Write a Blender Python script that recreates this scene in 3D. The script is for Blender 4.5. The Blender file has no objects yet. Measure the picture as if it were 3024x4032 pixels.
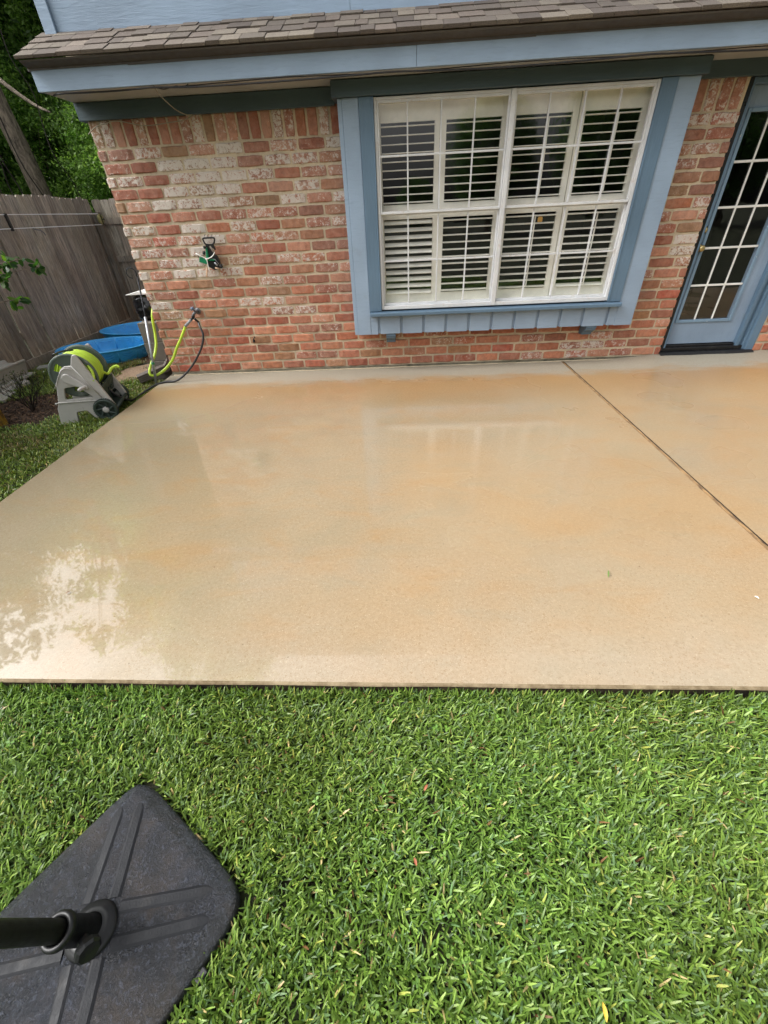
import bpy, bmesh, math, random
import numpy as np
from mathutils import Vector, Matrix, noise as mnoise
rad = math.radians
random.seed(7); rng = np.random.default_rng(7)
sc = bpy.context.scene
COL = sc.collection

# ------------------------------------------------------------------ camera
FPX = 1628.24; YAW, PIT, ROL = -.0526, .6299, -.0528
fw = Vector((math.sin(YAW)*math.cos(PIT), math.cos(YAW)*math.cos(PIT), -math.sin(PIT)))
rt = Vector((math.cos(YAW), -math.sin(YAW), 0)); up = rt.cross(fw)
c_, s_ = math.cos(ROL), math.sin(ROL)
rt2 = c_*rt + s_*up; up2 = -s_*rt + c_*up
cam = bpy.data.cameras.new('camera'); camo = bpy.data.objects.new('camera', cam); COL.objects.link(camo)
cam.sensor_fit = 'HORIZONTAL'; cam.sensor_width = 36; cam.lens = 36*FPX/3024
cam.clip_start = .02; cam.clip_end = 500
M = Matrix((rt2, up2, -fw)).transposed().to_4x4(); M.translation = Vector((0, -4.7, 1.425))
camo.matrix_world = M
sc.camera = camo
# ------------------------------------------------------------------ sky, sun, exposure
SUN_EL, SUN_AZ = rad(48), rad(262)      # bright overcast: a broad soft glow high over the left fence
w = bpy.data.worlds.new('World'); sc.world = w; w.use_nodes = True
nt = w.node_tree; nt.nodes.clear()
sky = nt.nodes.new('ShaderNodeTexSky'); sky.sky_type = 'NISHITA'; sky.sun_disc = False
sky.sun_elevation = SUN_EL; sky.sun_rotation = SUN_AZ; sky.dust_density = 8; sky.air_density = 1.0; sky.ozone_density = 1
hs = nt.nodes.new('ShaderNodeHueSaturation'); hs.inputs['Saturation'].default_value = .1
bg = nt.nodes.new('ShaderNodeBackground'); bg.inputs['Strength'].default_value = .15
wo = nt.nodes.new('ShaderNodeOutputWorld')
nt.links.new(sky.outputs[0], hs.inputs['Color']); nt.links.new(hs.outputs[0], bg.inputs['Color']); nt.links.new(bg.outputs[0], wo.inputs[0])
sl = bpy.data.lights.new('sun', 'SUN'); sl.energy = .5; sl.angle = rad(40); sl.color = (1, .97, .92)
so = bpy.data.objects.new('sun', sl); COL.objects.link(so)
sd = Vector((math.sin(SUN_AZ)*math.cos(SUN_EL), math.cos(SUN_AZ)*math.cos(SUN_EL), math.sin(SUN_EL)))
so.rotation_euler = sd.to_track_quat('Z', 'Y').to_euler(); so.location = (0, -6, 12)
sc.view_settings.view_transform = 'Standard'; sc.view_settings.look = 'None'
sc.view_settings.exposure = 1.15; sc.view_settings.gamma = 1
sc.render.engine = 'CYCLES'; sc.cycles.max_bounces = 8; sc.cycles.transparent_max_bounces = 12
sc.cycles.use_denoising = True; sc.cycles.caustics_reflective = False; sc.cycles.caustics_refractive = False

# ------------------------------------------------------------------ material helpers
def S(r, g, b):
    f = lambda v: (v/255/12.92) if v/255 <= .04045 else ((v/255+.055)/1.055)**2.4
    return (f(r), f(g), f(b), 1)
class Mat:
    def __init__(s, name, color=(.5,.5,.5,1), rough=.6, metal=0, spec=.5):
        s.m = bpy.data.materials.new(name); s.m.use_nodes = True; s.nt = s.m.node_tree
        s.b = s.nt.nodes['Principled BSDF']; s.out = s.nt.nodes['Material Output']
        s.b.inputs['Base Color'].default_value = color; s.b.inputs['Roughness'].default_value = rough
        s.b.inputs['Metallic'].default_value = metal; s.b.inputs['Specular IOR Level'].default_value = spec
        s._c = None
    def n(s, t, **kw):
        x = s.nt.nodes.new(t)
        for k, v in kw.items():
            if k in x.inputs: x.inputs[k].default_value = v
            else: setattr(x, k, v)
        return x
    def l(s, a, b): s.nt.links.new(a, b)
    def coord(s, scale=(1,1,1), kind='Object', rot=(0,0,0)):
        if s._c is None: s._c = s.n('ShaderNodeTexCoord')
        mp = s.n('ShaderNodeMapping'); mp.inputs['Scale'].default_value = scale; mp.inputs['Rotation'].default_value = rot
        s.l(s._c.outputs[kind], mp.inputs[0]); return mp.outputs[0]
    def noise(s, scale=5, detail=4, rough=.5, dist=0, vec=None):
        x = s.n('ShaderNodeTexNoise'); x.inputs['Scale'].default_value = scale; x.inputs['Detail'].default_value = detail
        x.inputs['Roughness'].default_value = rough; x.inputs['Distortion'].default_value = dist
        s.l(vec if vec is not None else s.coord(), x.inputs['Vector']); return x.outputs['Fac']
    def rng(s, v, a, b, c=0., d=1.):
        x = s.n('ShaderNodeMapRange'); x.inputs[1].default_value = a; x.inputs[2].default_value = b
        x.inputs[3].default_value = c; x.inputs[4].default_value = d; s.l(v, x.inputs[0]); return x.outputs[0]
    def mix(s, f, a, b, mode='MIX'):
        x = s.n('ShaderNodeMix'); x.data_type = 'RGBA'; x.blend_type = mode
        for v, i in ((f, 0), (a, 6), (b, 7)):
            if hasattr(v, 'is_linked'): s.l(v, x.inputs[i])
            else: x.inputs[i].default_value = v
        return x.outputs[2]
    def math(s, op, a, b=0.):
        x = s.n('ShaderNodeMath'); x.operation = op
        for v, i in ((a, 0), (b, 1)):
            if hasattr(v, 'is_linked'): s.l(v, x.inputs[i])
            else: x.inputs[i].default_value = v
        return x.outputs[0]
    def attr(s, name='col'):
        x = s.n('ShaderNodeAttribute'); x.attribute_name = name; return x
    def color(s, v): s.l(v, s.b.inputs['Base Color'])
    def rough(s, v): s.l(v, s.b.inputs['Roughness'])
    def bump(s, h, strength=.3, dist=.01, prev=None):
        x = s.n('ShaderNodeBump'); x.inputs['Strength'].default_value = strength; x.inputs['Distance'].default_value = dist
        s.l(h, x.inputs['Height'])
        if prev is not None: s.l(prev, x.inputs['Normal'])
        s.l(x.outputs[0], s.b.inputs['Normal']); return x.outputs[0]
def dim(c, k): return (c[0]*k, c[1]*k, c[2]*k, 1)

def painted_wood(name, col, grain=(1, 8, 8), rough=.5, chips=0):
    m = Mat(name, col, rough)
    v = m.coord(grain); n1 = m.noise(6, 8, .65, .6, v); n2 = m.noise(2.2, 3, .5)
    c = m.mix(m.rng(n2, .3, .7), dim(col, .86), dim(col, 1.1)); c = m.mix(m.rng(n1, .3, .48, .35, 0), c, dim(col, .7)); c = m.mix(m.rng(m.noise(5, 6, .75), .6, .8, 0, .3), c, S(120, 125, 118))
    n4 = m.noise(300, 2); c = m.mix(m.rng(n4, .25, .4, .5, 0), c, dim(col, .8))
    if chips:
        n3 = m.noise(38, 6, .7, .8); c = m.mix(m.rng(n3, chips, chips+.015), c, S(225, 228, 225))
    m.color(c); b = m.bump(n1, .45, .007); m.bump(m.noise(160, 2), .2, .002, b)
    return m.m
BLUE = dim(S(160, 182, 206), .78); DBLUE = dim(S(108, 136, 160), .74)
m_blue = painted_wood('pale_blue_paint', BLUE, (1.2, 6, 9))
m_bluev = painted_wood('pale_blue_paint_rough', BLUE, (1.5, 6, 16))
m_dblue = painted_wood('slate_blue_paint', DBLUE, (8, 6, 1.2))
m_dblueh = painted_wood('slate_blue_paint_shaded', dim(S(92, 116, 126), .5), (1.2, 6, 9))  # frieze and header: same slate blue, darkened to paint in the eave shade
m_door = painted_wood('door_blue_paint', dim(S(152, 174, 198), .8), (6, 6, 2))
m_doorchip = painted_wood('chipped_door_paint', dim(S(140, 170, 196), .76), (6, 6, 2), chips=.66)
m_soffit = painted_wood('soffit_paint', dim(S(196, 198, 196), .7), (1, 5, 1))

def plastic(name, col, rough=.45, dirt=None, bump=.1, bs=90):
    m = Mat(name, col, rough); n = m.noise(7, 5, .6)
    c = m.mix(m.rng(n, .35, .7), dim(col, .9), dim(col, 1.08))
    if dirt: c = m.mix(m.rng(m.noise(14, 6, .7), .55, .75, 0, .6), c, dirt)
    m.color(c); m.rough(m.rng(m.noise(22, 3), .3, .7, rough-.1, rough+.15)); m.bump(m.noise(bs, 3), bump, .002); return m.m
m_alu = plastic('white_window_metal', dim(S(236, 238, 240), .8), .4, S(170, 150, 130))
m_shut = plastic('cream_shutter_paint', dim(S(246, 243, 234), .95), .4)
m_white = plastic('white_plastic', S(235, 235, 232), .35)
m_reelg = plastic('grey_reel_plastic', dim(S(186, 184, 180), .95), .5, S(110, 108, 100))
m_reeld = plastic('green_grey_plastic', dim(S(96, 110, 100), .7), .5, S(150, 152, 145))
m_reelk = plastic('dark_green_plastic', S(48, 62, 56), .5, S(90, 95, 90))
m_lime = plastic('lime_hose_rubber', dim(S(196, 228, 70), .85), .45)
m_blackr = plastic('black_rubber', S(34, 34, 36), .4)
m_blackp = plastic('black_plastic', S(24, 25, 26), .35)
m_pool = plastic('blue_pool_plastic', dim(S(64, 172, 240), .95), .35, None, .05)
m_green = plastic('green_plastic', S(10, 120, 80), .4)
m_tan = plastic('tan_plastic', S(214, 180, 150), .5)
m_grey = plastic('grey_sleeve', S(140, 145, 150), .4)
m_paver = plastic('weathered_white_concrete', dim(S(190, 188, 180), .7), .8, S(100, 98, 88), .5, 60)
m_drip = plastic('brown_drip_metal', S(74, 68, 62), .5)
m_string = plastic('pale_string', S(150, 145, 128), .8)
m_line = plastic('white_line', S(225, 225, 225), .6)
m_thr = plastic('black_threshold_rubber', S(26, 26, 28), .38, S(60, 58, 55))

def metal(name, col, rough=.4, m_=1.):
    m = Mat(name, col, rough, m_); n = m.noise(20, 5, .6)
    m.color(m.mix(m.rng(n, .3, .7), dim(col, .75), dim(col, 1.05))); m.rough(m.rng(m.noise(40, 4), .3, .7, rough-.1, rough+.2)); return m.m
m_galv = metal('galvanised_steel', S(178, 182, 188), .45, .8)
m_steel = metal('dull_steel', S(110, 112, 115), .5, .7)
m_brass = metal('aged_brass', S(190, 170, 120), .35)
m_dkmetal = metal('dark_metal', S(40, 42, 45), .5, .6)
m_poleb = plastic('black_pole_coating', S(30, 29, 28), .5, None, .1)

def glass_mat():
    m = Mat('window_glass'); m.nt.nodes.remove(m.b)
    g = m.n('ShaderNodeBsdfGlossy'); g.inputs['Roughness'].default_value = .0; t = m.n('ShaderNodeBsdfTransparent'); t.inputs[0].default_value = (.98, .985, .98, 1)
    lw = m.n('ShaderNodeLayerWeight'); fr = m.n('ShaderNodeMath'); fr.operation = 'ADD'; fr.inputs[1].default_value = .12; m.l(m.math('MULTIPLY', m.math('POWER', lw.outputs['Facing'], 5.), .9), fr.inputs[0])
    nz = m.n('ShaderNodeBump'); nz.inputs['Strength'].default_value = .05; nz.inputs['Distance'].default_value = .02; m.l(m.noise(3.5, 2), nz.inputs['Height'])
    m.l(nz.outputs[0], g.inputs['Normal'])
    mx = m.n('ShaderNodeMixShader'); m.l(fr.outputs[0], mx.inputs[0]); m.l(t.outputs[0], mx.inputs[1]); m.l(g.outputs[0], mx.inputs[2]); m.l(mx.outputs[0], m.out.inputs[0]); return m.m
m_glass = glass_mat()
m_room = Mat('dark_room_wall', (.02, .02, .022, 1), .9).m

# wood of the fence
def fence_mat():
    m = Mat('weathered_fence_wood', rough=.9); a = m.attr()
    v = m.coord((4.5, 4.5, .45)); n = m.noise(9, 9, .75, 1.0, v); n2 = m.noise(1.6, 4)
    c = m.mix(m.rng(n, .3, .72), S(66, 61, 55), S(204, 194, 178)); c = m.mix(m.rng(n2, .35, .7, 0, .5), c, S(118, 102, 86))
    c = m.mix(1., c, a.outputs['Color'], 'MULTIPLY'); m.color(c); m.bump(n, .8, .01); return m.m
m_fence = fence_mat()
# ------------------------------------------------------------------ mesh helpers
class MB:
    def __init__(s): s.v = []; s.f = []; s.mi = []; s.c = []; s.cur = 0; s.col = (1, 1, 1, 1)
    def add(s, vs, fs):
        o = len(s.v); s.v += [tuple(p) for p in vs]; s.c += [s.col]*len(vs)
        s.f += [tuple(o+i for i in f) for f in fs]; s.mi += [s.cur]*len(fs); return s
    def box(s, x0, x1, y0, y1, z0, z1, mat=None):
        vs = [Vector((x, y, z)) for x in (x0, x1) for y in (y0, y1) for z in (z0, z1)]
        if mat: vs = [mat @ p for p in vs]
        return s.add(vs, [(0,1,3,2), (4,6,7,5), (0,4,5,1), (2,3,7,6), (0,2,6,4), (1,5,7,3)])
    def prism(s, poly, d0, d1, axis='y'):
        n = len(poly)
        P = {'y': lambda a, b, d: (a, d, b), 'x': lambda a, b, d: (d, a, b), 'z': lambda a, b, d: (a, b, d)}[axis]
        vs = [P(a, b, d0) for a, b in poly] + [P(a, b, d1) for a, b in poly]
        return s.add(vs, [tuple(range(n))[::-1], tuple(range(n, 2*n))] + [(i, (i+1) % n, (i+1) % n+n, i+n) for i in range(n)])
    def tube(s, pts, r, seg=8, smooth=0, cap=True, flat=1.0):
        pts = [Vector(p) for p in pts]
        if smooth and len(pts) > 2:
            q = []; e = [pts[0]*2-pts[1]] + pts + [pts[-1]*2-pts[-2]]
            for i in range(1, len(e)-2):
                a, b, c, d = e[i-1:i+3]
                for k in range(smooth):
                    t = k/smooth; q.append(.5*((2*b)+(c-a)*t+(2*a-5*b+4*c-d)*t*t+(3*b-a-3*c+d)*t**3))
            q.append(pts[-1]); rr = r
            if not isinstance(r, (int, float)):
                rr = [np.interp(i/smooth, range(len(r)), r) for i in range(len(q))]
            pts, r = q, rr
        n = len(pts); R = [r]*n if isinstance(r, (int, float)) else list(r)
        vs = []; T = (pts[1]-pts[0]).normalized(); N = T.orthogonal().normalized()
        for i, p in enumerate(pts):
            t = (pts[min(i+1, n-1)]-pts[max(i-1, 0)])
            if t.length < 1e-9: t = T
            t.normalize(); N = (N - t*N.dot(t))
            if N.length < 1e-6: N = t.orthogonal()
            N.normalize(); B = t.cross(N)
            for k in range(seg):
                a = 2*math.pi*k/seg; vs.append(p+N*(R[i]*math.cos(a))+B*(R[i]*flat*math.sin(a)))
        fs = [(i*seg+k, i*seg+(k+1) % seg, (i+1)*seg+(k+1) % seg, (i+1)*seg+k) for i in range(n-1) for k in range(seg)]
        if cap: fs += [tuple(range(seg))[::-1], tuple((n-1)*seg+k for k in range(seg))]
        return s.add(vs, fs)
    def lathe(s, prof, seg=32, mat=None, sx=1, sy=1):
        vs = [Vector((r*math.cos(2*math.pi*k/seg)*sx, r*math.sin(2*math.pi*k/seg)*sy, z)) for r, z in prof for k in range(seg)]
        if mat: vs = [mat @ p for p in vs]
        return s.add(vs, [(i*seg+k, i*seg+(k+1) % seg, (i+1)*seg+(k+1) % seg, (i+1)*seg+k) for i in range(len(prof)-1) for k in range(seg)])
    def build(s, name, mats, parent=None, smooth=False, bevel=0, loc=None, attr=False):
        me = bpy.data.meshes.new(name); me.from_pydata(s.v, [], s.f)
        mats = mats if isinstance(mats, (list, tuple)) else [mats]
        for m in mats: me.materials.append(m)
        me.polygons.foreach_set('material_index', s.mi)
        if attr:
            at = me.color_attributes.new('col', 'FLOAT_COLOR', 'POINT'); at.data.foreach_set('color', np.array(s.c, dtype=np.float32).ravel())
        if smooth: me.polygons.foreach_set('use_smooth', [True]*len(me.polygons))
        bm = bmesh.new(); bm.from_mesh(me); bmesh.ops.recalc_face_normals(bm, faces=bm.faces); bm.to_mesh(me); bm.free()
        me.update(); o = bpy.data.objects.new(name, me); COL.objects.link(o)
        if parent: o.parent = parent
        if loc: o.location = loc
        if bevel:
            b = o.modifiers.new('bevel', 'BEVEL'); b.width = bevel; b.segments = 2; b.limit_method = 'ANGLE'; b.harden_normals = False
        return o
def split(mb):
    """the connected pieces of a mesh builder, each as a builder of its own"""
    par = list(range(len(mb.v)))
    def find(a):
        while par[a] != a: par[a] = par[par[a]]; a = par[a]
        return a
    for f in mb.f:
        for i in f[1:]: par[find(f[0])] = find(i)
    out = {}
    for f in mb.f: out.setdefault(find(f[0]), []).append(f)
    res = []
    for fs in out.values():
        n = MB(); idx = {}
        for f in fs:
            for i in f:
                if i not in idx: idx[i] = len(n.v); n.v.append(mb.v[i]); n.c.append(mb.c[i])
            n.f.append(tuple(idx[i] for i in f)); n.mi.append(0)
        res.append(n)
    return res
def holed(name, mat, outer, holes, thick, parent, bevel=.006, M_=None):
    """a plate with holes, in the x-z plane, thickness along +y, with rounded edges"""
    cu = bpy.data.curves.new(name, 'CURVE'); cu.dimensions = '2D'; cu.fill_mode = 'BOTH'
    cu.extrude = thick/2-bevel; cu.bevel_depth = bevel; cu.bevel_resolution = 2; cu.offset = -bevel
    for poly in [outer]+holes:
        sp = cu.splines.new('POLY'); sp.points.add(len(poly)-1); sp.use_cyclic_u = True
        for i, (a, b) in enumerate(poly): sp.points[i].co = (a, b, 0, 1)
    tmp = bpy.data.objects.new(name, cu); COL.objects.link(tmp)
    me = bpy.data.meshes.new_from_object(tmp); bpy.data.objects.remove(tmp); me.name = name
    me.transform(Matrix(((1,0,0,0), (0,0,-1,0), (0,1,0,0), (0,0,0,1))))
    if M_: me.transform(M_)
    me.materials.clear(); me.materials.append(mat)
    o = bpy.data.objects.new(name, me); COL.objects.link(o); o.parent = parent; return o
def rounded(poly, r=.02, n=4):
    out = []; N = len(poly)
    for i in range(N):
        p, a, b = Vector(poly[i]), Vector(poly[i-1]), Vector(poly[(i+1) % N])
        d1 = (a-p); d2 = (b-p); rr = min(r, d1.length*.45, d2.length*.45); s1 = p+d1.normalized()*rr; s2 = p+d2.normalized()*rr
        for k in range(n+1):
            t = k/n; q = s1*(1-t)**2+p*2*t*(1-t)+s2*t*t; out.append((q.x, q.y))
    return out
def tag(o, label=None, cat=None, group=None, kind=None):
    if label: o['label'] = label
    if cat: o['category'] = cat
    if group: o['group'] = group
    if kind: o['kind'] = kind
    return o
def empty(name, loc=(0,0,0), rz=0, **k):
    o = bpy.data.objects.new(name, None); COL.objects.link(o); o.location = loc; o.rotation_euler = (0,0,rz); o.empty_display_size = .1
    tag(o, **k); return o
def np_mesh(name, V, F, mat, cols=None, parent=None, smooth=False):
    me = bpy.data.meshes.new(name); nf, k = F.shape
    me.vertices.add(len(V)); me.vertices.foreach_set('co', V.astype(np.float32).ravel())
    me.loops.add(nf*k); me.loops.foreach_set('vertex_index', F.astype(np.int32).ravel())
    me.polygons.add(nf); me.polygons.foreach_set('loop_start', np.arange(0, nf*k, k, dtype=np.int32)); me.polygons.foreach_set('loop_total', np.full(nf, k, dtype=np.int32))
    if smooth: me.polygons.foreach_set('use_smooth', np.ones(nf, dtype=bool))
    me.update(calc_edges=True)
    if cols is not None:
        at = me.color_attributes.new('col', 'FLOAT_COLOR', 'POINT'); at.data.foreach_set('color', cols.astype(np.float32).ravel())
    me.materials.append(mat); o = bpy.data.objects.new(name, me); COL.objects.link(o)
    if parent: o.parent = parent
    return o

def pane(name, x0, x1, y, z0, z1, parent):
    V = np.array([(x0, y, z0), (x1, y, z0), (x1, y, z1), (x0, y, z1)]); return np_mesh(name, V, np.array([[0, 1, 2, 3]]), m_glass, None, parent)
# ================================================================== GROUND
GZ = -.07
def soil_mat():
    m = Mat('lawn_soil', rough=.95); n = m.noise(9, 6, .7); n2 = m.noise(60, 5, .7)
    c = m.mix(m.rng(n, .35, .65), S(44, 42, 26), S(48, 60, 28)); c = m.mix(m.rng(n2, .4, .65, 0, .6), c, S(40, 34, 26)); m.color(c); m.bump(n2, .7, .02); return m.m
g = MB(); g.add([(-60, -60, GZ), (60, -60, GZ), (60, 60, GZ), (-60, 60, GZ)], [(0,1,2,3)])
tag(g.build('ground', soil_mat()), kind='structure')

# ---- patio slab
def slab_mat():
    m = Mat('wet_washed_concrete', rough=.4)
    sep = m.n('ShaderNodeSeparateXYZ'); m.l(m.coord(), sep.inputs[0]); X, Y = sep.outputs[0], sep.outputs[1]
    big = m.noise(.9, 4, .55, .4); mid = m.noise(2.6, 6, .62, .6, m.coord((1, 1.9, 1))); fine = m.noise(55, 4, .6); grit = m.noise(210, 2, .5)
    A = dim(S(206, 184, 151), .52); B = dim(S(212, 180, 138), .51); Cc = dim(S(190, 178, 150), .52); D = dim(S(190, 184, 168), .66)
    c = m.mix(m.rng(big, .38, .62), A, B)
    # greyer towards the left lawn, warmer to the right
    gx = m.math('ADD', m.rng(X, -2.4, .4, 1, 0), m.math('MULTIPLY', m.math('SUBTRACT', mid, .5), .8))
    c = m.mix(m.rng(gx, .05, 1.0, 0, .8), c, Cc)
    c = m.mix(m.rng(mid, .52, .74, 0, .45), c, Cc); c = m.mix(m.rng(mid, .24, .48, .42, 0), c, dim(S(212, 164, 108), .52))
    # pale limy strip along the wall
    yy = m.math('ADD', Y, m.math('MULTIPLY', m.math('SUBTRACT', m.noise(5, 6, .65, .4, m.coord((.45, 1.6, 1))), .5), .75))
    c = m.mix(m.rng(yy, -.5, -.34, 0, .92), c, D)
    fy = m.math('ADD', Y, m.math('MULTIPLY', m.math('SUBTRACT', m.noise(3, 5), .5), .5))
    c = m.mix(m.rng(fy, -3.72, -3.4, .35, 0), c, dim(S(214, 202, 182), .58))
    warm = m.math('ADD', Y, m.math('MULTIPLY', m.math('SUBTRACT', mid, .5), .6))
    c = m.mix(m.math('MULTIPLY', m.rng(warm, -1.15, -.6, 0, 1), m.rng(warm, -.5, -.3, .6, 0)), c, dim(S(206, 160, 104), .56))
    c = m.mix(m.rng(fine, .3, .7, 0, .4), c, m.mix(1., c, (.66, .62, .56, 1), 'MULTIPLY'))
    c = m.mix(m.rng(grit, .66, .75, 0, .55), c, S(120, 95, 65)); c = m.mix(m.rng(grit, .25, .33, .5, 0), c, S(230, 214, 186))
    pit = m.noise(120, 3, .6, 1.6); c = m.mix(m.rng(pit, .56, .64, 0, .5), c, dim(S(160, 128, 88), .6)); c = m.mix(m.rng(pit, .3, .38, .35, 0), c, dim(S(238, 222, 190), .62))
    v = m.n('ShaderNodeTexVoronoi'); v.inputs['Scale'].default_value = 14; m.l(m.coord(), v.inputs['Vector'])
    c = m.mix(m.rng(v.outputs['Distance'], .03, .06, .5, 0), c, S(90, 78, 60))
    m.color(c)
    wet = m.math('ADD', m.rng(X, -2.0, 1.8, 1, .1), m.math('MULTIPLY', m.math('SUBTRACT', m.noise(2.2, 5, .6), .5), 1.5))
    wet = m.math('MAXIMUM', wet, m.rng(m.noise(1.1, 2), .38, .72, .12, .5))
    wet = m.rng(wet, .1, .8)
    # puddled film before the window, drier concrete by the corner and along the wall
    def blob(cx, cy, r0, r1):
        vd = m.n('ShaderNodeVectorMath'); vd.operation = 'DISTANCE'; m.l(m.coord(), vd.inputs[0]); vd.inputs[1].default_value = (cx, cy, 0); return m.rng(vd.outputs['Value'], r0, r1, 1, 0)
    wet = m.math('MAXIMUM', wet, m.math('MULTIPLY', blob(.35, -1.35, .5, 1.4), .8))
    wet = m.math('MULTIPLY', wet, m.math('SUBTRACT', 1., m.math('MULTIPLY', blob(-2.25, -.5, .6, 1.5), .85)))
    wet = m.math('MULTIPLY', wet, m.rng(Y, -.55, -.25, 1, .1))
    m.rough(m.rng(wet, 0, 1, .42, .035))
    m.b.inputs['IOR'].default_value = 1.38
    m.l(m.rng(wet, 0, 1, .35, .62), m.b.inputs['Specular IOR Level'])
    bs = m.n('ShaderNodeBump'); bs.inputs['Distance'].default_value = .003; m.l(m.rng(wet, 0, 1, .5, .02), bs.inputs['Strength']); m.l(fine, bs.inputs['Height'])
    b2 = m.n('ShaderNodeBump'); b2.inputs['Distance'].default_value = .004; b2.inputs['Strength'].default_value = .05; m.l(m.noise(16, 4, .6, .5, m.coord((1, 2.6, 1))), b2.inputs['Height']); m.l(bs.outputs[0], b2.inputs['Normal'])
    m.l(b2.outputs[0], m.b.inputs['Normal'])
    b3 = m.n('ShaderNodeBump'); b3.inputs['Distance'].default_value = .004; b3.inputs['Strength'].default_value = .03; m.l(m.noise(7, 3, .5, .8, m.coord((1, 2.2, 1))), b3.inputs['Height'])
    m.b.inputs['Coat Weight'].default_value = 1; m.b.inputs['Coat IOR'].default_value = 1.62
    m.l(m.rng(wet, 0, 1, 0, 1), m.b.inputs['Coat Weight'])
    m.b.inputs['Coat Roughness'].default_value = .0; m.l(b3.outputs[0], m.b.inputs['Coat Normal'])
    return m.m
m_slab = slab_mat()
def edge_mat():
    m = Mat('stained_slab_edge', rough=.8); n = m.noise(8, 6, .7); m.color(m.mix(m.rng(n, .4, .65), S(42, 32, 24), S(86, 70, 50))); m.bump(n, .5, .01); return m.m
m_edge = edge_mat()
_n = Mat('dry_slab_nose', rough=.85, spec=.2); n_ = _n.noise(14, 7, .7); _n.color(_n.mix(_n.rng(n_, .35, .65), dim(S(196, 176, 142), .5), dim(S(128, 108, 80), .5))); _n.bump(n_, .6, .006); m_nose = _n.m
def slab(name, x0, x1, yf0, yf1, yb):
    s = MB(); nx = max(2, int((x1-x0)/.12)); rings = []
    # cross-section from the wall to the rounded front nose and down its face
    for i in range(nx+1):
        x = x0+(x1-x0)*i/nx; yf = yf0+(yf1-yf0)*i/nx; wob = .003*mnoise.noise(Vector((x*3, 0, 0)))
        rings.append([(x, yb, 0), (x, yf+.012, 0), (x, yf+.004+wob, -.002), (x, yf+wob, -.006), (x, yf+.002+wob, -.011), (x, yf+.006, -.016), (x, yf+.014, -.14)])
    k = len(rings[0]); vs = [p for r in rings for p in r]
    fs = [(i*k+j, (i+1)*k+j, (i+1)*k+j+1, i*k+j+1) for i in range(nx) for j in range(k-1)]
    s.add(vs, fs); s.mi = [0 if j < 1 else 2 if j < 3 else 1 for i in range(nx) for j in range(k-1)]
    e = .006
    s.cur = 1
    for xx, sg in ((x0, -1), (x1, 1)):
        yf = yf0 if sg < 0 else yf1
        s.add([(xx, yb, 0), (xx, yf+.01, 0), (xx, yf+.01, -.14), (xx, yb, -.14)], [(0,1,2,3)])
    return tag(s.build(name, [m_slab, m_edge, m_nose], smooth=False), kind='structure')
F0 = lambda x: -3.842-.016*x
slab('patio_slab', -2.605, 1.786, F0(-2.605), F0(1.786), 0.03)
slab('patio_slab', 1.818, 7.5, F0(1.818), F0(7.5), 0.03)
jm = Mat('expansion_board', rough=.9); nj = jm.noise(12, 6, .7, .5, jm.coord((6, 1, 1))); jm.color(jm.mix(jm.rng(nj, .35, .65), S(70, 52, 38), S(158, 126, 84))); jm.bump(nj, .5, .005)
j = MB(); N = 60
for i in range(N):
    ya = .02+(F0(1.8)-.02)*i/N; yb = .02+(F0(1.8)-.02)*(i+1)/N; a = .002*mnoise.noise(Vector((ya*4, 3, 0))); b = .002*mnoise.noise(Vector((yb*4, 3, 0)))
    j.add([(1.791+a, ya, -.007), (1.813+a, ya, -.004), (1.813+b, yb, -.004), (1.791+b, yb, -.007)], [(0,1,2,3)])
    j.add([(1.786, ya, -.02), (1.818, ya, -.02), (1.818, yb, -.02), (1.786, yb, -.02)], [(0,1,2,3)])
tag(j.build('expansion_joint', jm.m), kind='structure')
# raised trowelled skirt of concrete under the door
hm = MB(); NX, NY = 50, 10
for i in range(NX+1):
    for k in range(NY+1):
        x = 2.1+(5.2-2.1)*i/NX; t = k/NY; y = .06-t*.55
        h = .038*min(1, max(0, (x-2.2)/.6))**1.0*(1-t)**1.6+.006*mnoise.noise(Vector((x*3, y*4, 1)))*(1-t); hm.v.append((x, y, .0012+max(0, h)-.004*(t > .98))); hm.c.append((1,1,1,1))
for i in range(NX):
    for k in range(NY): a = i*(NY+1)+k; hm.f.append((a, a+1, a+NY+2, a+NY+1)); hm.mi.append(0)
tag(hm.build('door_apron_concrete', m_slab, smooth=True), kind='structure')

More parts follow.
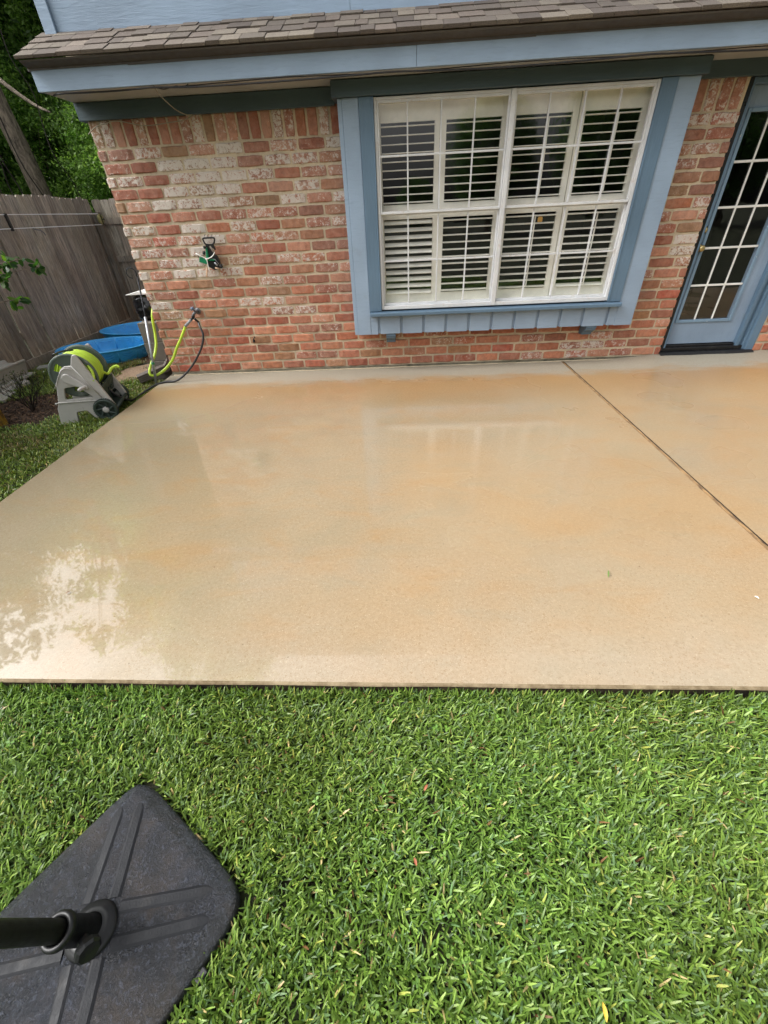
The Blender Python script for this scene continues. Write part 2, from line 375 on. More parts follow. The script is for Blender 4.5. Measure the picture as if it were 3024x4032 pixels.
# ================================================================== HOUSE
house = empty('house', (0, 0, 0), label='red brick house with pale blue painted trim, shingled eave, wide window and glazed door', cat='house')
XL, XW0, XW1, XD0, XD1, XE = -2.585, -.43, 2.33, 2.83, 3.80, 7.2
CZ = .0921; Z0 = .025; ZS = Z0+21*CZ   # soldier course starts
def brick_mat():
    m = Mat('old_brick', rough=.85); a = m.attr()
    v = m.coord(); n = m.noise(26, 6, .65, .4); n2 = m.noise(90, 4, .6); n3 = m.noise(30, 8, .78, 1.4); n5 = m.noise(9, 5, .7)
    c = m.mix(m.rng(n, .3, .7), m.mix(1., a.outputs['Color'], (.7, .66, .64, 1), 'MULTIPLY'), m.mix(1., a.outputs['Color'], (1.28, 1.24, 1.2, 1), 'MULTIPLY'))
    c = m.mix(m.rng(n2, .6, .75, 0, .5), c, S(70, 45, 35)); c = m.mix(m.rng(n5, .55, .75, 0, .4), c, S(170, 140, 112))
    hz = m.math('MULTIPLY', m.rng(m.noise(13, 7, .75, .6), .36, .66, 0, .6), m.math('ADD', m.math('MULTIPLY', a.outputs['Alpha'], .8), .35)); c = m.mix(hz, c, dim(S(214, 176, 156), .82))
    th = m.math('SUBTRACT', .69, m.math('MULTIPLY', a.outputs['Alpha'], .24))
    wsh = m.rng(m.math('SUBTRACT', m.math('ADD', m.math('MULTIPLY', n3, .7), m.math('MULTIPLY', n, .3)), th), 0, .035)
    c = m.mix(m.math('MULTIPLY', wsh, .9), c, dim(S(228, 220, 210), .8)); m.color(c)
    b = m.bump(n, .7, .006); m.bump(n2, .4, .002, b); return m.m
def mortar_mat():
    m = Mat('sandy_mortar', rough=.95); n = m.noise(40, 6, .7); n2 = m.noise(3, 4)
    c = m.mix(m.rng(n, .3, .7), dim(S(192, 176, 150), .98), dim(S(222, 206, 178), .98)); c = m.mix(m.rng(n2, .4, .7, 0, .5), c, dim(S(148, 138, 122), .8))
    m.color(c); m.bump(n, .6, .006); return m.m
m_brick, m_mortar = brick_mat(), mortar_mat()
PAL = [(176, 106, 78), (186, 118, 90), (166, 92, 66), (192, 130, 102), (160, 86, 60), (172, 116, 82), (156, 118, 80), (180, 106, 68), (192, 136, 110), (160, 100, 78), (152, 98, 80)]
wall = MB()
U = [-1, -.93, -.6, -.2, .2, .6, .93, 1]; V_ = [-1, -.82, 0, .82, 1]
def brick(cx, cz, hw, hh, T=None, white=.3, vertical=False, y0=0):
    """one tumbled brick, its face about y0, its back in the mortar"""
    r = random.random
    ph = Vector((r()*99, r()*99, r()*99)); tilt = (r()-.5)*.004; out = (r()-.5)*.004; ro = (r()-.5)*.014
    if r() < .05: col = (176, 84, 58)
    else: col = random.choice(PAL)
    low = max(0, min(1, 1-cz/1.6)); k = .94+.12*r()
    col = (col[0]*(1+.08*low)*k, col[1]*(1-.05*low)*k, col[2]*(1-.2*low)*k); cl = S(*[min(255, c) for c in col])
    lum = .3*cl[0]+.5*cl[1]+.2*cl[2]; cl = [lum+(q_-lum)*.84 for q_ in cl[:3]]
    wall.col = (cl[0]*.84, cl[1]*.86, cl[2]*.86, white)
    vs = []
    for a in U:
        for b in V_:
            ea, eb = abs(a), abs(b); edge = max(0, (ea-.9)/.1)**1 if ea > .9 else 0; edge2 = 1 if eb > .9 else 0
            x = a*hw; z = b*hh; nx = mnoise.noise(ph+Vector((x*22, z*30, 0))); nz = mnoise.noise(ph+Vector((x*26, z*20, 5))); ny = mnoise.noise(ph+Vector((x*18, z*18, 9)))
            if edge2 and ea > .9: x *= .965; z *= .93
            x += nx*.0042; z += nz*.0048+ro*a*hw*.0; y = y0+out+tilt*a+ny*.0022+(.006 if (edge or edge2) else 0)
            if vertical: vs.append((cx+z, y, cz+x))
            else: vs.append((cx+x*math.cos(ro), y, cz+z+x*ro))
    nu, nv = len(U), len(V_); fs = [(i*nv+j, (i+1)*nv+j, (i+1)*nv+j+1, i*nv+j+1) for i in range(nu-1) for j in range(nv-1)]
    per = [i*nv for i in range(nu)]+[(nu-1)*nv+j for j in range(1, nv)]+[i*nv+nv-1 for i in range(nu-2, -1, -1)]+[j for j in range(nv-2, 0, -1)]
    o = len(vs)
    for p in per: vs.append((vs[p][0], y0+.03, vs[p][2]))
    n = len(per); fs += [(per[i], per[(i+1) % n], o+(i+1) % n, o+i) for i in range(n)]
    if T: vs = [T @ Vector(p) for p in vs]
    wall.cur = 0; wall.add(vs, fs)
def whit(cx, cz):
    n = mnoise.noise(Vector((cx*.8, cz*1.3, 4)))
    base = (.3 if cz < .55 else .74 if cz > .9 else .58)+n*.5
    if cx > XD1 or cx > 2.4: base -= .12
    return max(0, min(1.05, base+random.uniform(-.55, .4)))
LP = .2395; MJ = .018
def brick_run(x0, x1, z, T=None, off=0, y0=0, first=None):
    x = x0-off; 
    while x < x1-.02:
        L = LP*random.uniform(.985, 1.015); a, b = max(x, x0), min(x+L, x1)
        if b-a > .035:
            l0 = a+(MJ/2 if a > x0+1e-4 else 0); l1 = b-(MJ/2 if b < x1-1e-4 else 0)
            jit = .006*mnoise.noise(Vector((a*.9, z*3, 0)))
            brick((l0+l1)/2, z+jit, (l1-l0)/2, (CZ-.020)/2, T, whit((a+b)/2, z), y0=y0)
        x += L
for k in range(21):
    z = Z0+(k+.5)*CZ; off = (0 if k % 2 else LP*.62)+random.uniform(-.015, .015)
    segs = [(XL, XD0)] if z < .37 else [(XL, XW0+.03), (XW1-.03, XD0)]
    for a, b in segs: brick_run(a, b, z, off=off if a == XL else random.choice([0.1, .02, .17]))
    brick_run(XD1, XE, z, off=off)
    # side wall of the house, facing the fence
    Ts = Matrix.Translation((XL, 0, 0)) @ Matrix.Rotation(rad(-90), 4, 'Z') @ Matrix.Translation((0, 0, 0))
    brick_run(-3.2, -.02, z, T=Matrix(((0,1,0,XL), (-1,0,0,0), (0,0,1,0), (0,0,0,1))), off=.1 if k % 2 else .0)
x = XL
SW = .098
while x < XE:
    if not (XW0+.03 < x < XW1-.03) and not (XD0-.02 < x+SW/2 < XD1):
        brick(x+SW/2, ZS+.105, .1, (SW-.019)/2, None, max(0, whit(x, 2)-.1), True)
    x += SW
wall.cur = 1; wall.col = (1,1,1,1); YM = .011
def mquad(x0, x1, z0, z1): wall.box(x0, x1, YM, .10, z0, z1)
ZT = 2.6
mquad(XL+.011, XD0-.006, .0, .38); mquad(XL+.011, XW0+.02, .38, ZT); mquad(XW1-.02, XD0-.006, .38, ZT); mquad(XD1+.006, XE, 0, ZT); mquad(XD0-.006, XD1+.006, 2.16, ZT); mquad(XW0+.02, XW1-.02, 2.15, ZT)
wall.box(XL+.011, XL+.1, .1, 3.2, 0, ZT)
wall.build('brick_wall', [m_brick, m_mortar], house, attr=True)
# foundation strip under the bricks
fm = Mat('mossy_foundation', rough=.9); nf = fm.noise(7, 8, .7, .6, fm.coord((1, 1, 3))); cf = fm.mix(fm.rng(nf, .35, .65), dim(S(140, 132, 112), .7), dim(S(96, 92, 74), .7)); cf = fm.mix(fm.rng(fm.noise(14, 6, .7), .55, .62, 0, .8), cf, S(46, 52, 38)); fm.color(cf); fm.bump(nf, .8, .02)
f = MB(); nseg = 90
for i in range(nseg):
    xa, xb = XL+(XE-XL)*i/nseg, XL+(XE-XL)*(i+1)/nseg
    ya = -.004-.008*abs(mnoise.noise(Vector((xa*3, 0, 0)))); yb = -.004-.008*abs(mnoise.noise(Vector((xb*3, 0, 0))))
    f.add([(xa, ya-.01, 0), (xb, yb-.01, 0), (xb, yb, .022), (xa, ya, .022), (xb, .03, .026), (xa, .03, .026)], [(0,1,2,3), (3,2,4,5)])
f.box(XL+.0, XL+.12, .02, 3.2, -.12, .02)
f.build('foundation', fm.m, house)
f = MB(); ps = [Vector((x, -.014+.004*mnoise.noise(Vector((x*6, 1, 0))), .004+.002*mnoise.noise(Vector((x*9, 5, 0))))) for x in np.arange(XL+.02, 2.8, .06)]
f.tube(ps, [.005+.004*abs(mnoise.noise(Vector((p.x*7, 0, 3)))) for p in ps], 6); f.build('sealant_bead', m_mortar, house, smooth=True)
# frieze boards under the soffit
f = MB(); f.box(-2.624, -.475, -.03, .01, 2.133, 2.243); f.box(2.37, XE, -.03, .01, 2.15, 2.25)
f.box(XL-.034, XL-.002, .012, 3.2, 2.133, 2.243)
[p_.build('frieze_board', m_dblueh, house, bevel=.003) for p_ in split(f)]
f = MB(); f.box(-.475, 2.366, -.225, .01, 2.146, 2.241); f.build('window_header_board', m_dblueh, house, bevel=.003)
f = MB(); f.box(-2.624, XE, -.405, -.031, 2.247, 2.26); f.box(-2.624, -.476, -.031, .0, 2.247, 2.26); f.build('soffit', m_soffit, house)
f = MB(); f.box(-2.628, .176, -.432, -.407, 2.24, 2.362); f.box(.178, XE, -.433, -.407, 2.24, 2.362)
f.box(-2.628, -2.606, -.406, 3.2, 2.262, 2.36)
f.build('fascia_board', m_blue, house, bevel=.003)
f = MB(); nn = 2
for a, b, dz in ((-2.64, -1.9, .0), (-1.9, 1.0, .004), (1.0, XE, .0)):
    f.prism([(-.437, 2.352-dz), (-.437, 2.362), (-.50, 2.384), (-.503, 2.392), (-.42, 2.41), (-.41, 2.36), (-.43, 2.352-dz)], a, b, 'x')
f.box(-2.655, -2.63, -.42, -.1, 2.352, 2.372)
f.build('drip_edge', m_drip, house)
# shingles
def shingle_mat():
    m = Mat('asphalt_shingle', rough=.95); a = m.attr(); n = m.noise(260, 2); n2 = m.noise(25, 5, .7); n3 = m.noise(90, 3)
    c = m.mix(1., a.outputs['Color'], m.mix(m.rng(n, .3, .7), (.55,.55,.56,1), (1.45,1.42,1.4,1)), 'MULTIPLY'); c = m.mix(m.rng(n2, .5, .75, 0, .4), c, dim(S(92, 84, 80), .7)); m.color(c); m.bump(n3, .6, .004); return m.m
sh = MB(); sl_ = (2.588-2.397)/.4; L = math.hypot(.4, .4*sl_); th = math.atan(sl_)
R_ = Matrix.Translation((0, -.505, 2.394)) @ Matrix.Rotation(th, 4, 'X')
sh.col = S(70, 64, 62); sh.box(-2.655, XE, .004, L+.06, .0, .006, R_)
for row in range(4):
    x = -2.66-random.random()*.06; v0 = row*.128-.004
    while x < XE:
        wd = random.uniform(.09, .185); x1 = min(x+wd, XE)
        if x1 > -2.66:
            base = random.choice([(128, 118, 108), (140, 130, 118), (116, 106, 98), (152, 142, 128), (132, 120, 110), (144, 132, 120)]); sh.col = dim(S(*base), .56*random.uniform(.85, 1.12))
            thick = random.choice([.004, .0085]); dy = random.uniform(-.004, .004)+(-.012 if thick > .01 else 0)
            z0 = .007+.0 ; mm = R_ @ Matrix.Translation((0, v0+dy, .006)) @ Matrix.Rotation(-.045, 4, 'X')
            sh.box(max(x, -2.66)+.0015, x1-.0015, 0, min(.15, L+.06-v0), 0, thick+row*.0006+random.random()*.001+.012, mm)
        x = x1
sh.build('roof_shingles', shingle_mat(), house, attr=True, bevel=.0015)
# upper storey
f = MB(); zl, zr = 2.602, 2.53
f.prism([(-2.51, zl), (-.296, zl-.032), (-.296, 4.6), (-2.51, 4.6)], -.1, .05, 'y'); f.prism([(-.293, zl-.032), (XE, zr-.02), (XE, 4.6), (-.293, 4.6)], -.101, .05, 'y')
f.box(-2.59, -2.55, .051, 3.2, 2.5, 4.6)
f.build('upper_siding', m_blue, house)
f = MB(); f.box(-2.6, -2.512, -.122, .05, 2.585, 4.6); f.build('corner_board', m_blue, house, bevel=.003)
f = MB(); f.add([(-2.51, -.112, 2.61), (XE, -.112, 2.53), (XE, -.17, 2.50), (-2.51, -.17, 2.567)], [(0,1,2,3)]); f.build('roof_flashing', m_drip, house)
# upper roof so that the building is whole from other positions
f = MB(); f.prism([(-.5, 4.55), (-.5, 4.62), (1.8, 5.6), (4.0, 4.7), (4.0, 4.6)], -2.9, XE+.2, 'x'); f.build('upper_roof', m_drip, house)
# window bay ------------------------------------------------------------
YB = -.19
f = MB()
f.box(-.437, -.402, YB+.004, .0, .397, 2.144); f.box(-.401, -.27, YB, .0, .395, 2.145); f.box(2.166, 2.336, YB, .0, .392, 2.145)
[p_.build('outer_trim_board', m_bluev, house, bevel=.003) for p_ in split(f)]
f = MB(); f.box(-.269, 2.165, YB+.022, .0, .398, .566)
xs = [-.186, .040, .264, .488, .716, .943, 1.167, 1.397, 1.619, 1.84, 2.08]
for a in xs: pass
f2 = MB(); edges = [-.269]+xs+[2.165]
for i in range(len(edges)-1):
    a, b = edges[i]+(.013 if i else 0), edges[i+1]-(.013 if i < len(edges)-2 else 0)
    f2.box(a, b, YB+.002+random.uniform(0,.002), YB+.021, .394+random.uniform(-.003, .003), .567)
for k in range(len(f2.f)): pass
f.v += []; o = len(f.v); f.v += f2.v; f.c += f2.c; f.f += [tuple(i+o for i in q) for q in f2.f]; f.mi += f2.mi
f.build('apron_panelling', m_bluev, house, bevel=.002)
for bx in (-.118, 1.912):
    br = MB(); br.prism([(-.178, .391), (-.178, .37), (-.165, .365), (-.165, .35), (-.135, .335), (-.09, .31), (-.085, .29), (-.02, .285), (0, .285), (0, .391)], bx, bx+.096, 'x')
    br.build('bracket', m_dblue, house, bevel=.002)
win = MB()
win.box(-.15, -.128, YB+.0, YB+.07, .624, 2.14); win.box(2.02, 2.042, YB, YB+.07, .624, 2.14)
win.box(-.127, .918, YB+.002, YB+.07, 2.122, 2.139); win.box(.958, 2.019, YB+.002, YB+.07, 2.122, 2.139)
win.box(-.127, .918, YB-.004, YB+.07, .624, .656); win.box(.958, 2.019, YB-.004, YB+.07, .624, .656)
win.box(.919, .957, YB-.012, YB+.07, .626, 2.138)
for a in (-.127, .958): win.box(a, a+.0, 0, 0, 0, 0) if False else None
window = win.build('window', m_alu, house, bevel=.002); window['label'] = 'wide double window with white grilles and plantation shutters'
f = MB(); f.box(-.268, -.152, YB-.012, YB+.06, .612, 2.144); f.box(2.044, 2.166, YB-.012, YB+.06, .612, 2.144)
f.box(-.164, -.1515, YB-.018, YB-.013, .63, 2.143); f.box(2.0445, 2.057, YB-.018, YB-.013, .63, 2.143)
[p_.build('casing', m_dblue, window, bevel=.003) for p_ in split(f)]
f = MB(); f.prism([(YB-.052, .572), (YB-.052, .598), (YB-.046, .605), (YB+.05, .6115), (YB+.05, .568)], -.268, 2.172, 'x'); f.build('sill', m_dblue, window, bevel=.003)
def sash(x0, x1, z0, z1, yo, hz, vx):
    s = MB(); t = .013; y0, y1 = YB+yo, YB+yo+.022
    s.box(x0, x0+t, y0, y1, z0, z1); s.box(x1-t, x1, y0, y1, z0, z1); s.box(x0+t, x1-t, y0, y1, z0, z0+.02); s.box(x0+t, x1-t, y0, y1, z1-.018, z1)
    for v in vx: s.box(v-.006, v+.006, y0-.003, y1-.004, z0+.02, z1-.018)
    s.box(x0+t, x1-t, y0-.001, y1-.006, hz-.007, hz+.007)
    so_ = s.build('sash', m_alu, window, bevel=.0015)
    pane('window_pane', x0+t, x1-t, y1-.003, z0+.02, z1-.018, window)
LV = [.115, .384, .648]; RV = [1.225, 1.497, 1.766]
for x0, x1, vx in ((-.1265, .9175, LV), (.9585, 2.0185, RV)):
    sash(x0, x1, 1.392, 2.121, .006, 1.784, vx); sash(x0, x1, .657, 1.4, .032, 1.032, vx)
m_trimw = m_shut
SP = [(-.147, -.104, .341, .384), (.392, .437, .886, .93), (.955, 1.0, 1.45, 1.497), (1.503, 1.551, 1.997, 2.06)]
YS = -.08
for i, (a, b, c, d) in enumerate(SP):
    for lvl, (zb, zo0, zo1, zt) in enumerate(((.668, .745, 1.35, 1.402), (1.404, 1.458, 2.0, 2.13))):
        s = MB(); s.box(a, b, YS, YS+.03, zb, zt); s.box(c, d, YS, YS+.03, zb, zt); s.box(b, c, YS+.002, YS+.028, zb, zo0); s.box(b, c, YS+.002, YS+.028, zo1, zt)
        n = 11 if lvl == 0 else 10; pitch = (zo1-zo0)/(n-.35); ang = rad(5) + rad(random.uniform(-1.5, 1.5))
        if i == 0 and lvl == 0: ang = rad(30)
        for k in range(n):
            zc = zo0+pitch*(k+.25); an = ang+rad(random.uniform(-.8, .8))
            if i == 3 and lvl == 0 and k == 0: an = rad(22)
            mm = Matrix.Translation((0, YS+.015, zc)) @ Matrix.Rotation(an, 4, 'X')
            pr = [(-.03, .002), (-.02, .0045), (.018, .0045), (.03, 0), (.018, -.0045), (-.02, -.0045), (-.03, -.002)]
            vs = [mm @ Vector((xx, p[0], p[1])) for xx in (b+.002, c-.002) for p in pr]; s.add(vs, [tuple(range(7)), tuple(range(13, 6, -1))]+[(q, q+7, (q+1) % 7+7, (q+1) % 7) for q in range(7)])
        if i >= 2: s.box(b+.255, b+.265, YS-.024, YS-.012, zo0+.02, zo1-.03)
        s.build('shutter', m_shut, window, bevel=.0012)
# shutter surround and the dim room behind the glass
f = MB(); f.box(-.2, -.1485, YS-.01, YS+.05, .63, 2.2); f.box(2.061, 2.11, YS-.03, YS+.05, .63, 2.2); f.box(-.148, 2.06, YS-.03, YS+.05, 2.131, 2.2); f.box(-.148, 2.06, YS-.035, YS+.05, .6, .667)
f.build('shutter_surround', m_shut, window)
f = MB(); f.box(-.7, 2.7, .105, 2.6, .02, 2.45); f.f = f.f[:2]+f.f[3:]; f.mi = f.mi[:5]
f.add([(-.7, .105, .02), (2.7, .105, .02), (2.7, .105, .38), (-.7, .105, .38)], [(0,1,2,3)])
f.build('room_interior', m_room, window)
# small lit lamp seen through the shutters
lamp = empty('ceiling_lamp', (1.76, 1.5, 1.25), label='small lit amber lamp glimpsed through the shutters of the wide window', cat='lamp')
ml = Mat('lit_amber_glass', S(240, 180, 90), .3); ml.b.inputs['Emission Color'].default_value = S(255, 190, 90); ml.b.inputs['Emission Strength'].default_value = .12
q = MB(); q.lathe([(.0, -.03), (.02, -.03), (.03, -.012), (.026, 0), (.03, .008), (.022, .03), (0, .03)], 16); q.build('lamp_shade', ml.m, lamp, smooth=True)
q = MB(); q.tube([(0,0,.03), (0,0,1.18)], .004, 6); q.build('cord', m_dkmetal, lamp)
# door ------------------------------------------------------------------
YD = .085
df = MB()
df.box(2.865, 2.884, .02, .14, .09, 2.15); df.box(2.885, 3.64, .03, .14, 2.112, 2.15)
df.box(3.628, 3.66, .035, .14, .06, 2.111); df.box(3.6605, 3.70, .06, .14, .05, 2.112); df.box(3.7005, 3.722, .03, .14, .05, 2.15); df.box(3.7225, 3.798, .0, .05, .04, 2.15)
df.build('door_frame', m_dblue, house, bevel=.003)
f = MB(); f.box(2.832, 2.864, .02, .1, .05, 2.15); f.box(2.86, 3.7, .02, .05, 2.1505, 2.159); f.build('black_weather_seal', m_blackp, house)
d = MB(); X0, X1, Zb, Zt = 2.886, 3.627, .115, 2.11; GX0, GX1, GZ0, GZ1 = 2.955, 3.48, .352, 1.954
d.box(X0, GX0-.0, YD, YD+.04, Zb, Zt); d.box(GX1, X1, YD, YD+.04, Zb, Zt); d.box(GX0, GX1, YD, YD+.04, Zb, GZ0); d.box(GX0, GX1, YD, YD+.04, GZ1, Zt)
door = d.build('door', m_door, house)
f = MB(); t = .024
f.box(GX0-t, GX0+.006, YD-.012, YD-.001, GZ0-t, GZ1+t); f.box(GX1-.006, GX1+t, YD-.012, YD-.001, GZ0-t, GZ1+t); f.box(GX0+.007, GX1-.007, YD-.012, YD-.001, GZ0-t, GZ0+.004); f.box(GX0+.007, GX1-.007, YD-.012, YD-.001, GZ1-.004, GZ1+t)
f.build('glazing_frame', m_doorchip, door, bevel=.004)
pane('door_glass', GX0, GX1, YD+.014, GZ0, GZ1, door)
f = MB()
for v in (GX0+.175, GX0+.35): f.box(v-.008, v+.008, YD+.003, YD+.0115, GZ0+.002, GZ1-.002)
for z in (.675, .995, 1.311, 1.635): f.box(GX0+.004, GX1-.004, YD+.002, YD+.0112, z-.009, z+.009)
f.build('muntin_grille', m_white, door, bevel=.002)
f = MB(); mk = Matrix.Translation((2.918, YD, 1.0)) @ Matrix.Rotation(rad(90), 4, 'X')
f.lathe([(0, 0), (.03, 0), (.032, .006), (.024, .012), (.012, .014), (.011, .03), (.022, .036), (.028, .05), (.024, .062), (.012, .067), (0, .067)], 24, mk); f.build('door_knob', m_brass, door, smooth=True)
f = MB(); mk = Matrix.Translation((2.918, YD, 1.145)) @ Matrix.Rotation(rad(90), 4, 'X'); f.lathe([(0, 0), (.028, 0), (.029, .008), (.018, .012), (.014, .02), (0, .02)], 24, mk); f.build('deadbolt', m_brass, door, smooth=True)
f = MB(); f.box(2.83, 3.79, -.02, .085, .012, .052); f.box(2.868, 3.7, .03, .13, .053, .088); f.box(2.884, 3.63, .06, .13, .0885, .108); f.prism([(-.075, .0), (-.02, .05), (-.02, .0)], 2.83, 3.8, 'x')
f.build('threshold', m_thr, house, bevel=.004)
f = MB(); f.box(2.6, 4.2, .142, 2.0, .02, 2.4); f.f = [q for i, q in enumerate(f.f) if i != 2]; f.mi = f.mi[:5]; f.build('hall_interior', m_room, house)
# faucet
fa = MB(); fa.tube([(-2.085, .01, .655), (-2.085, -.05, .655), (-2.095, -.075, .65), (-2.113, -.08, .632)], [.012, .013, .014, .013], 10, 4)
fa.lathe([(0, 0), (.03, 0), (.03, .006), (.012, .008)], 16, Matrix.Translation((-2.085, -.002, .655)) @ Matrix.Rotation(rad(90), 4, 'X'))
fa.tube([(-2.09, -.055, .66), (-2.1, -.065, .685)], .006, 8)
fauc = fa.build('faucet', m_steel, house, smooth=True)
fh = MB(); 
for k in range(6):
    a = k*math.pi/3; fh.tube([(-2.105, -.07, .69), (-2.105+.026*math.cos(a), -.07+.01*math.sin(a)-.004, .69+.022*math.sin(a))], .005, 6)
fh.tube([(-2.105, -.06, .688), (-2.107, -.078, .694)], .012, 10); fh.build('faucet_handle', metal('blue_grey_metal', S(90, 105, 125), .4, .5), fauc, smooth=True)

# ================================================================== WIRES
def wire(name, pts, r, mat, label, cat, smooth=6, group=None):
    t = MB(); t.tube(pts, r, 6, smooth); return tag(t.build(name, mat, smooth=True), label, cat, group)
P = [(-2.554, -.383), (-2.478, -.425), (-2.317, -.41), (-2.07, -.4), (-1.891, -.415), (-1.762, -.425)]
pts = [(x, y, 2.228) for x, y in P]
x = -1.5
while x < 6.8: pts.append((x, -.424+.012*math.sin(x*2.7), 2.226-.012*abs(math.sin(x*1.7)))); x += .3
wire('cable', pts, .0055, m_blackr, 'black cable clipped along the underside of the blue fascia board', 'cable')
wire('cable', [(x, -.405+.018*math.sin(x*3.1+1), 2.236-.006*abs(math.cos(x*1.9))) for x in np.arange(-1.75, 3.1, .25)], .003, m_blackr, 'second thin dark wire looping loosely behind the cable under the fascia', 'cable')
wire('wire', [(1.95, -.4, 2.238), (2.2, -.375, 2.232), (2.6, -.34, 2.23), (3.3, -.36, 2.232), (4.4, -.39, 2.236)], .0045, m_line, 'white wire running under the soffit above the door', 'wire')
wire('string', [(-1.76, -.42, 2.236), (-1.76, -.34, 2.2), (-1.74, -.18, 2.15), (-1.70, -.07, 2.128), (-1.653, -.038, 2.127), (-1.74, -.036, 2.10), (-1.84, -.036, 2.093), (-2.078, -.036, 2.082), (-2.298, -.036, 2.12), (-2.41, -.036, 2.108), (-2.504, -.036, 2.09), (-2.582, -.036, 2.05)], .0035, m_string,
     'pale loose string hanging from the soffit and drooping across the top of the bricks', 'string')
wire('wire_end', [(-1.76, -.41, 2.235), (-1.70, -.39, 2.222), (-1.6, -.40, 2.232), (-1.55, -.41, 2.22), (-1.5, -.415, 2.236)], .003, m_blackr, 'short twisted black wire end hanging from the soffit beside the pale string', 'wire')

# ================================================================== FENCES
def boards(mb, axis, fixed, a0, a1, ztop, zbot=-.03, bw=.14, thick=.018, out=1):
    a = a0; i = 0
    while a < a1:
        wv = bw*random.uniform(.93, 1.05); k = random.uniform(.6, 1.2); mb.col = (k*random.uniform(.97, 1.03), k, k*random.uniform(.95, 1.02), 1)
        zt = ztop(a)+random.uniform(-.012, .012); of = fixed+random.choice([0, .004, .012, -.008]); lean = random.uniform(-.006, .006)
        ear = .02
        poly = [(a+.005, zbot), (a+wv-.007, zbot), (a+wv-.003+lean, zt-ear), (a+wv-.003-ear+lean, zt), (a+.002+ear+lean, zt), (a+.002+lean, zt-ear)]
        if axis == 'y': mb.prism(poly, of, of+thick, 'x')
        else: mb.prism(poly, of, of+thick, 'y')
        a += wv
fence = empty('wooden_fence', (-4.8, 0, GZ), label='tall weathered grey board fence running along the left side of the yard', cat='fence')
mb = MB(); boards(mb, 'y', 0, -9, 3.28, lambda a: 1.83-.0*a+.025*math.sin(a*.9)); mb.build('fence_boards', m_fence, fence, attr=True)
mb = MB(); mb.col = (.9,.9,.9,1)
y = -9
while y < 3.2: mb.box(.02, .055, y, y+2.38, -.04, .13); y += 2.4
mb.build('rot_board', m_fence, fence, attr=True)
for zz in (.35, 1.0, 1.6):
    mb = MB(); mb.col = (.8,.8,.8,1); mb.box(-.04, -.001, -9, 3.28, zz, zz+.085); mb.build('rail', m_fence, fence, attr=True)
for yy in np.arange(-9, 3.3, 2.4):
    mb = MB(); mb.col = (.8,.8,.8,1); mb.box(-.13, -.041, yy, yy+.09, -.1, 1.7); mb.build('post', m_fence, fence, attr=True)
fb = empty('wooden_fence', (-4.78, 3.35, GZ), label='short stretch of dark board fence with its rails showing, between fence corner and brick house', cat='fence')
mb = MB(); boards(mb, 'x', 0, .0, 3.0, lambda a: 1.815+.01*math.sin(a*3)); mb.build('fence_boards', m_fence, fb, attr=True)
for zz in (.98, 1.50):
    mb = MB(); mb.col = (.85,.85,.85,1); mb.box(.05, 3.0, -.042, -.001, zz, zz+.085); mb.build('rail', m_fence, fb, attr=True)
mb = MB(); mb.col = (.6,.6,.6,1); mb.box(.02, .11, -.135, -.043, -.1, 1.66); mb.build('post', m_fence, fb, attr=True)

# clothesline
cl = empty('clothesline', (-4.674, 3.3, 1.5), label='double white clothesline on a small pulley fixed to the back fence rail', cat='clothesline')
q = MB(); mk = Matrix.Translation((0, -.05, 0)) @ Matrix.Rotation(rad(90), 4, 'Y')
q.lathe([(0, -.012), (.065, -.012), (.072, -.009), (.055, 0), (.072, .009), (.065, .012), (0, .012)], 28, mk); q.build('pulley_wheel', plastic('olive_yellow_paint', S(150, 145, 95), .5), cl, smooth=True)
q = MB(); q.tube([(0, -.05, 0), (0.03, -.0, 0), (.02, .02, 0)], .006, 6); q.tube([(.02, -.05, -.075), (.02, -.05, .075)], .005, 6); q.build('pulley_bracket', m_dkmetal, cl)
for zo, nm in ((.07, 0), (-.07, 1)):
    q = MB(); q.tube([(0, -.05, zo), (0, -2.5, zo*1.0+.006), (0, -5, zo), (0, -7, zo)], .0045, 6, 4); q.build('line', m_line, cl)
q = MB(); q.box(-.012, .012, -2.0, -1.97, -.085, .085)
for k in range(4): q.lathe([(0, -.008), (.02, -.008), (.02, .008), (0, .008)], 12, Matrix.Translation((0, -1.985, -.07+.046*k)) @ Matrix.Rotation(rad(90), 4, 'Y'))
q.build('line_spacer', m_blackp, cl)
q = MB(); q.tube([(0, -1.62, -.07), (0, -1.60, -.085), (0, -1.55, -.09), (0, -1.5, -.10), (0, -1.46, -.13), (0, -1.45, -.155)], .006, 6, 3); q.build('line_tightener', m_steel, cl)

# ================================================================== BLOCKS, BAG, DOWNSPOUT, CROOK
mbk = plastic('grey_concrete_block', dim(S(140, 132, 122), .6), .9, S(80, 76, 68), .6, 50)
zz = GZ
bl = ['bottom grey concrete block of the stack at the house corner', 'middle grey concrete block of the stack beside the house corner', 'top grey concrete block of the stack under the black bag']
for k in range(3):
    q = MB(); q.box(0, .24+random.uniform(-.006, .006), 0, .40, 0, .203); 
    tag(q.build('concrete_block', mbk, bevel=.006, loc=(-2.855+.004*k, .1+random.uniform(-.01, .01), zz)), bl[k], 'block', 'concrete blocks stacked at the corner'); zz += .204
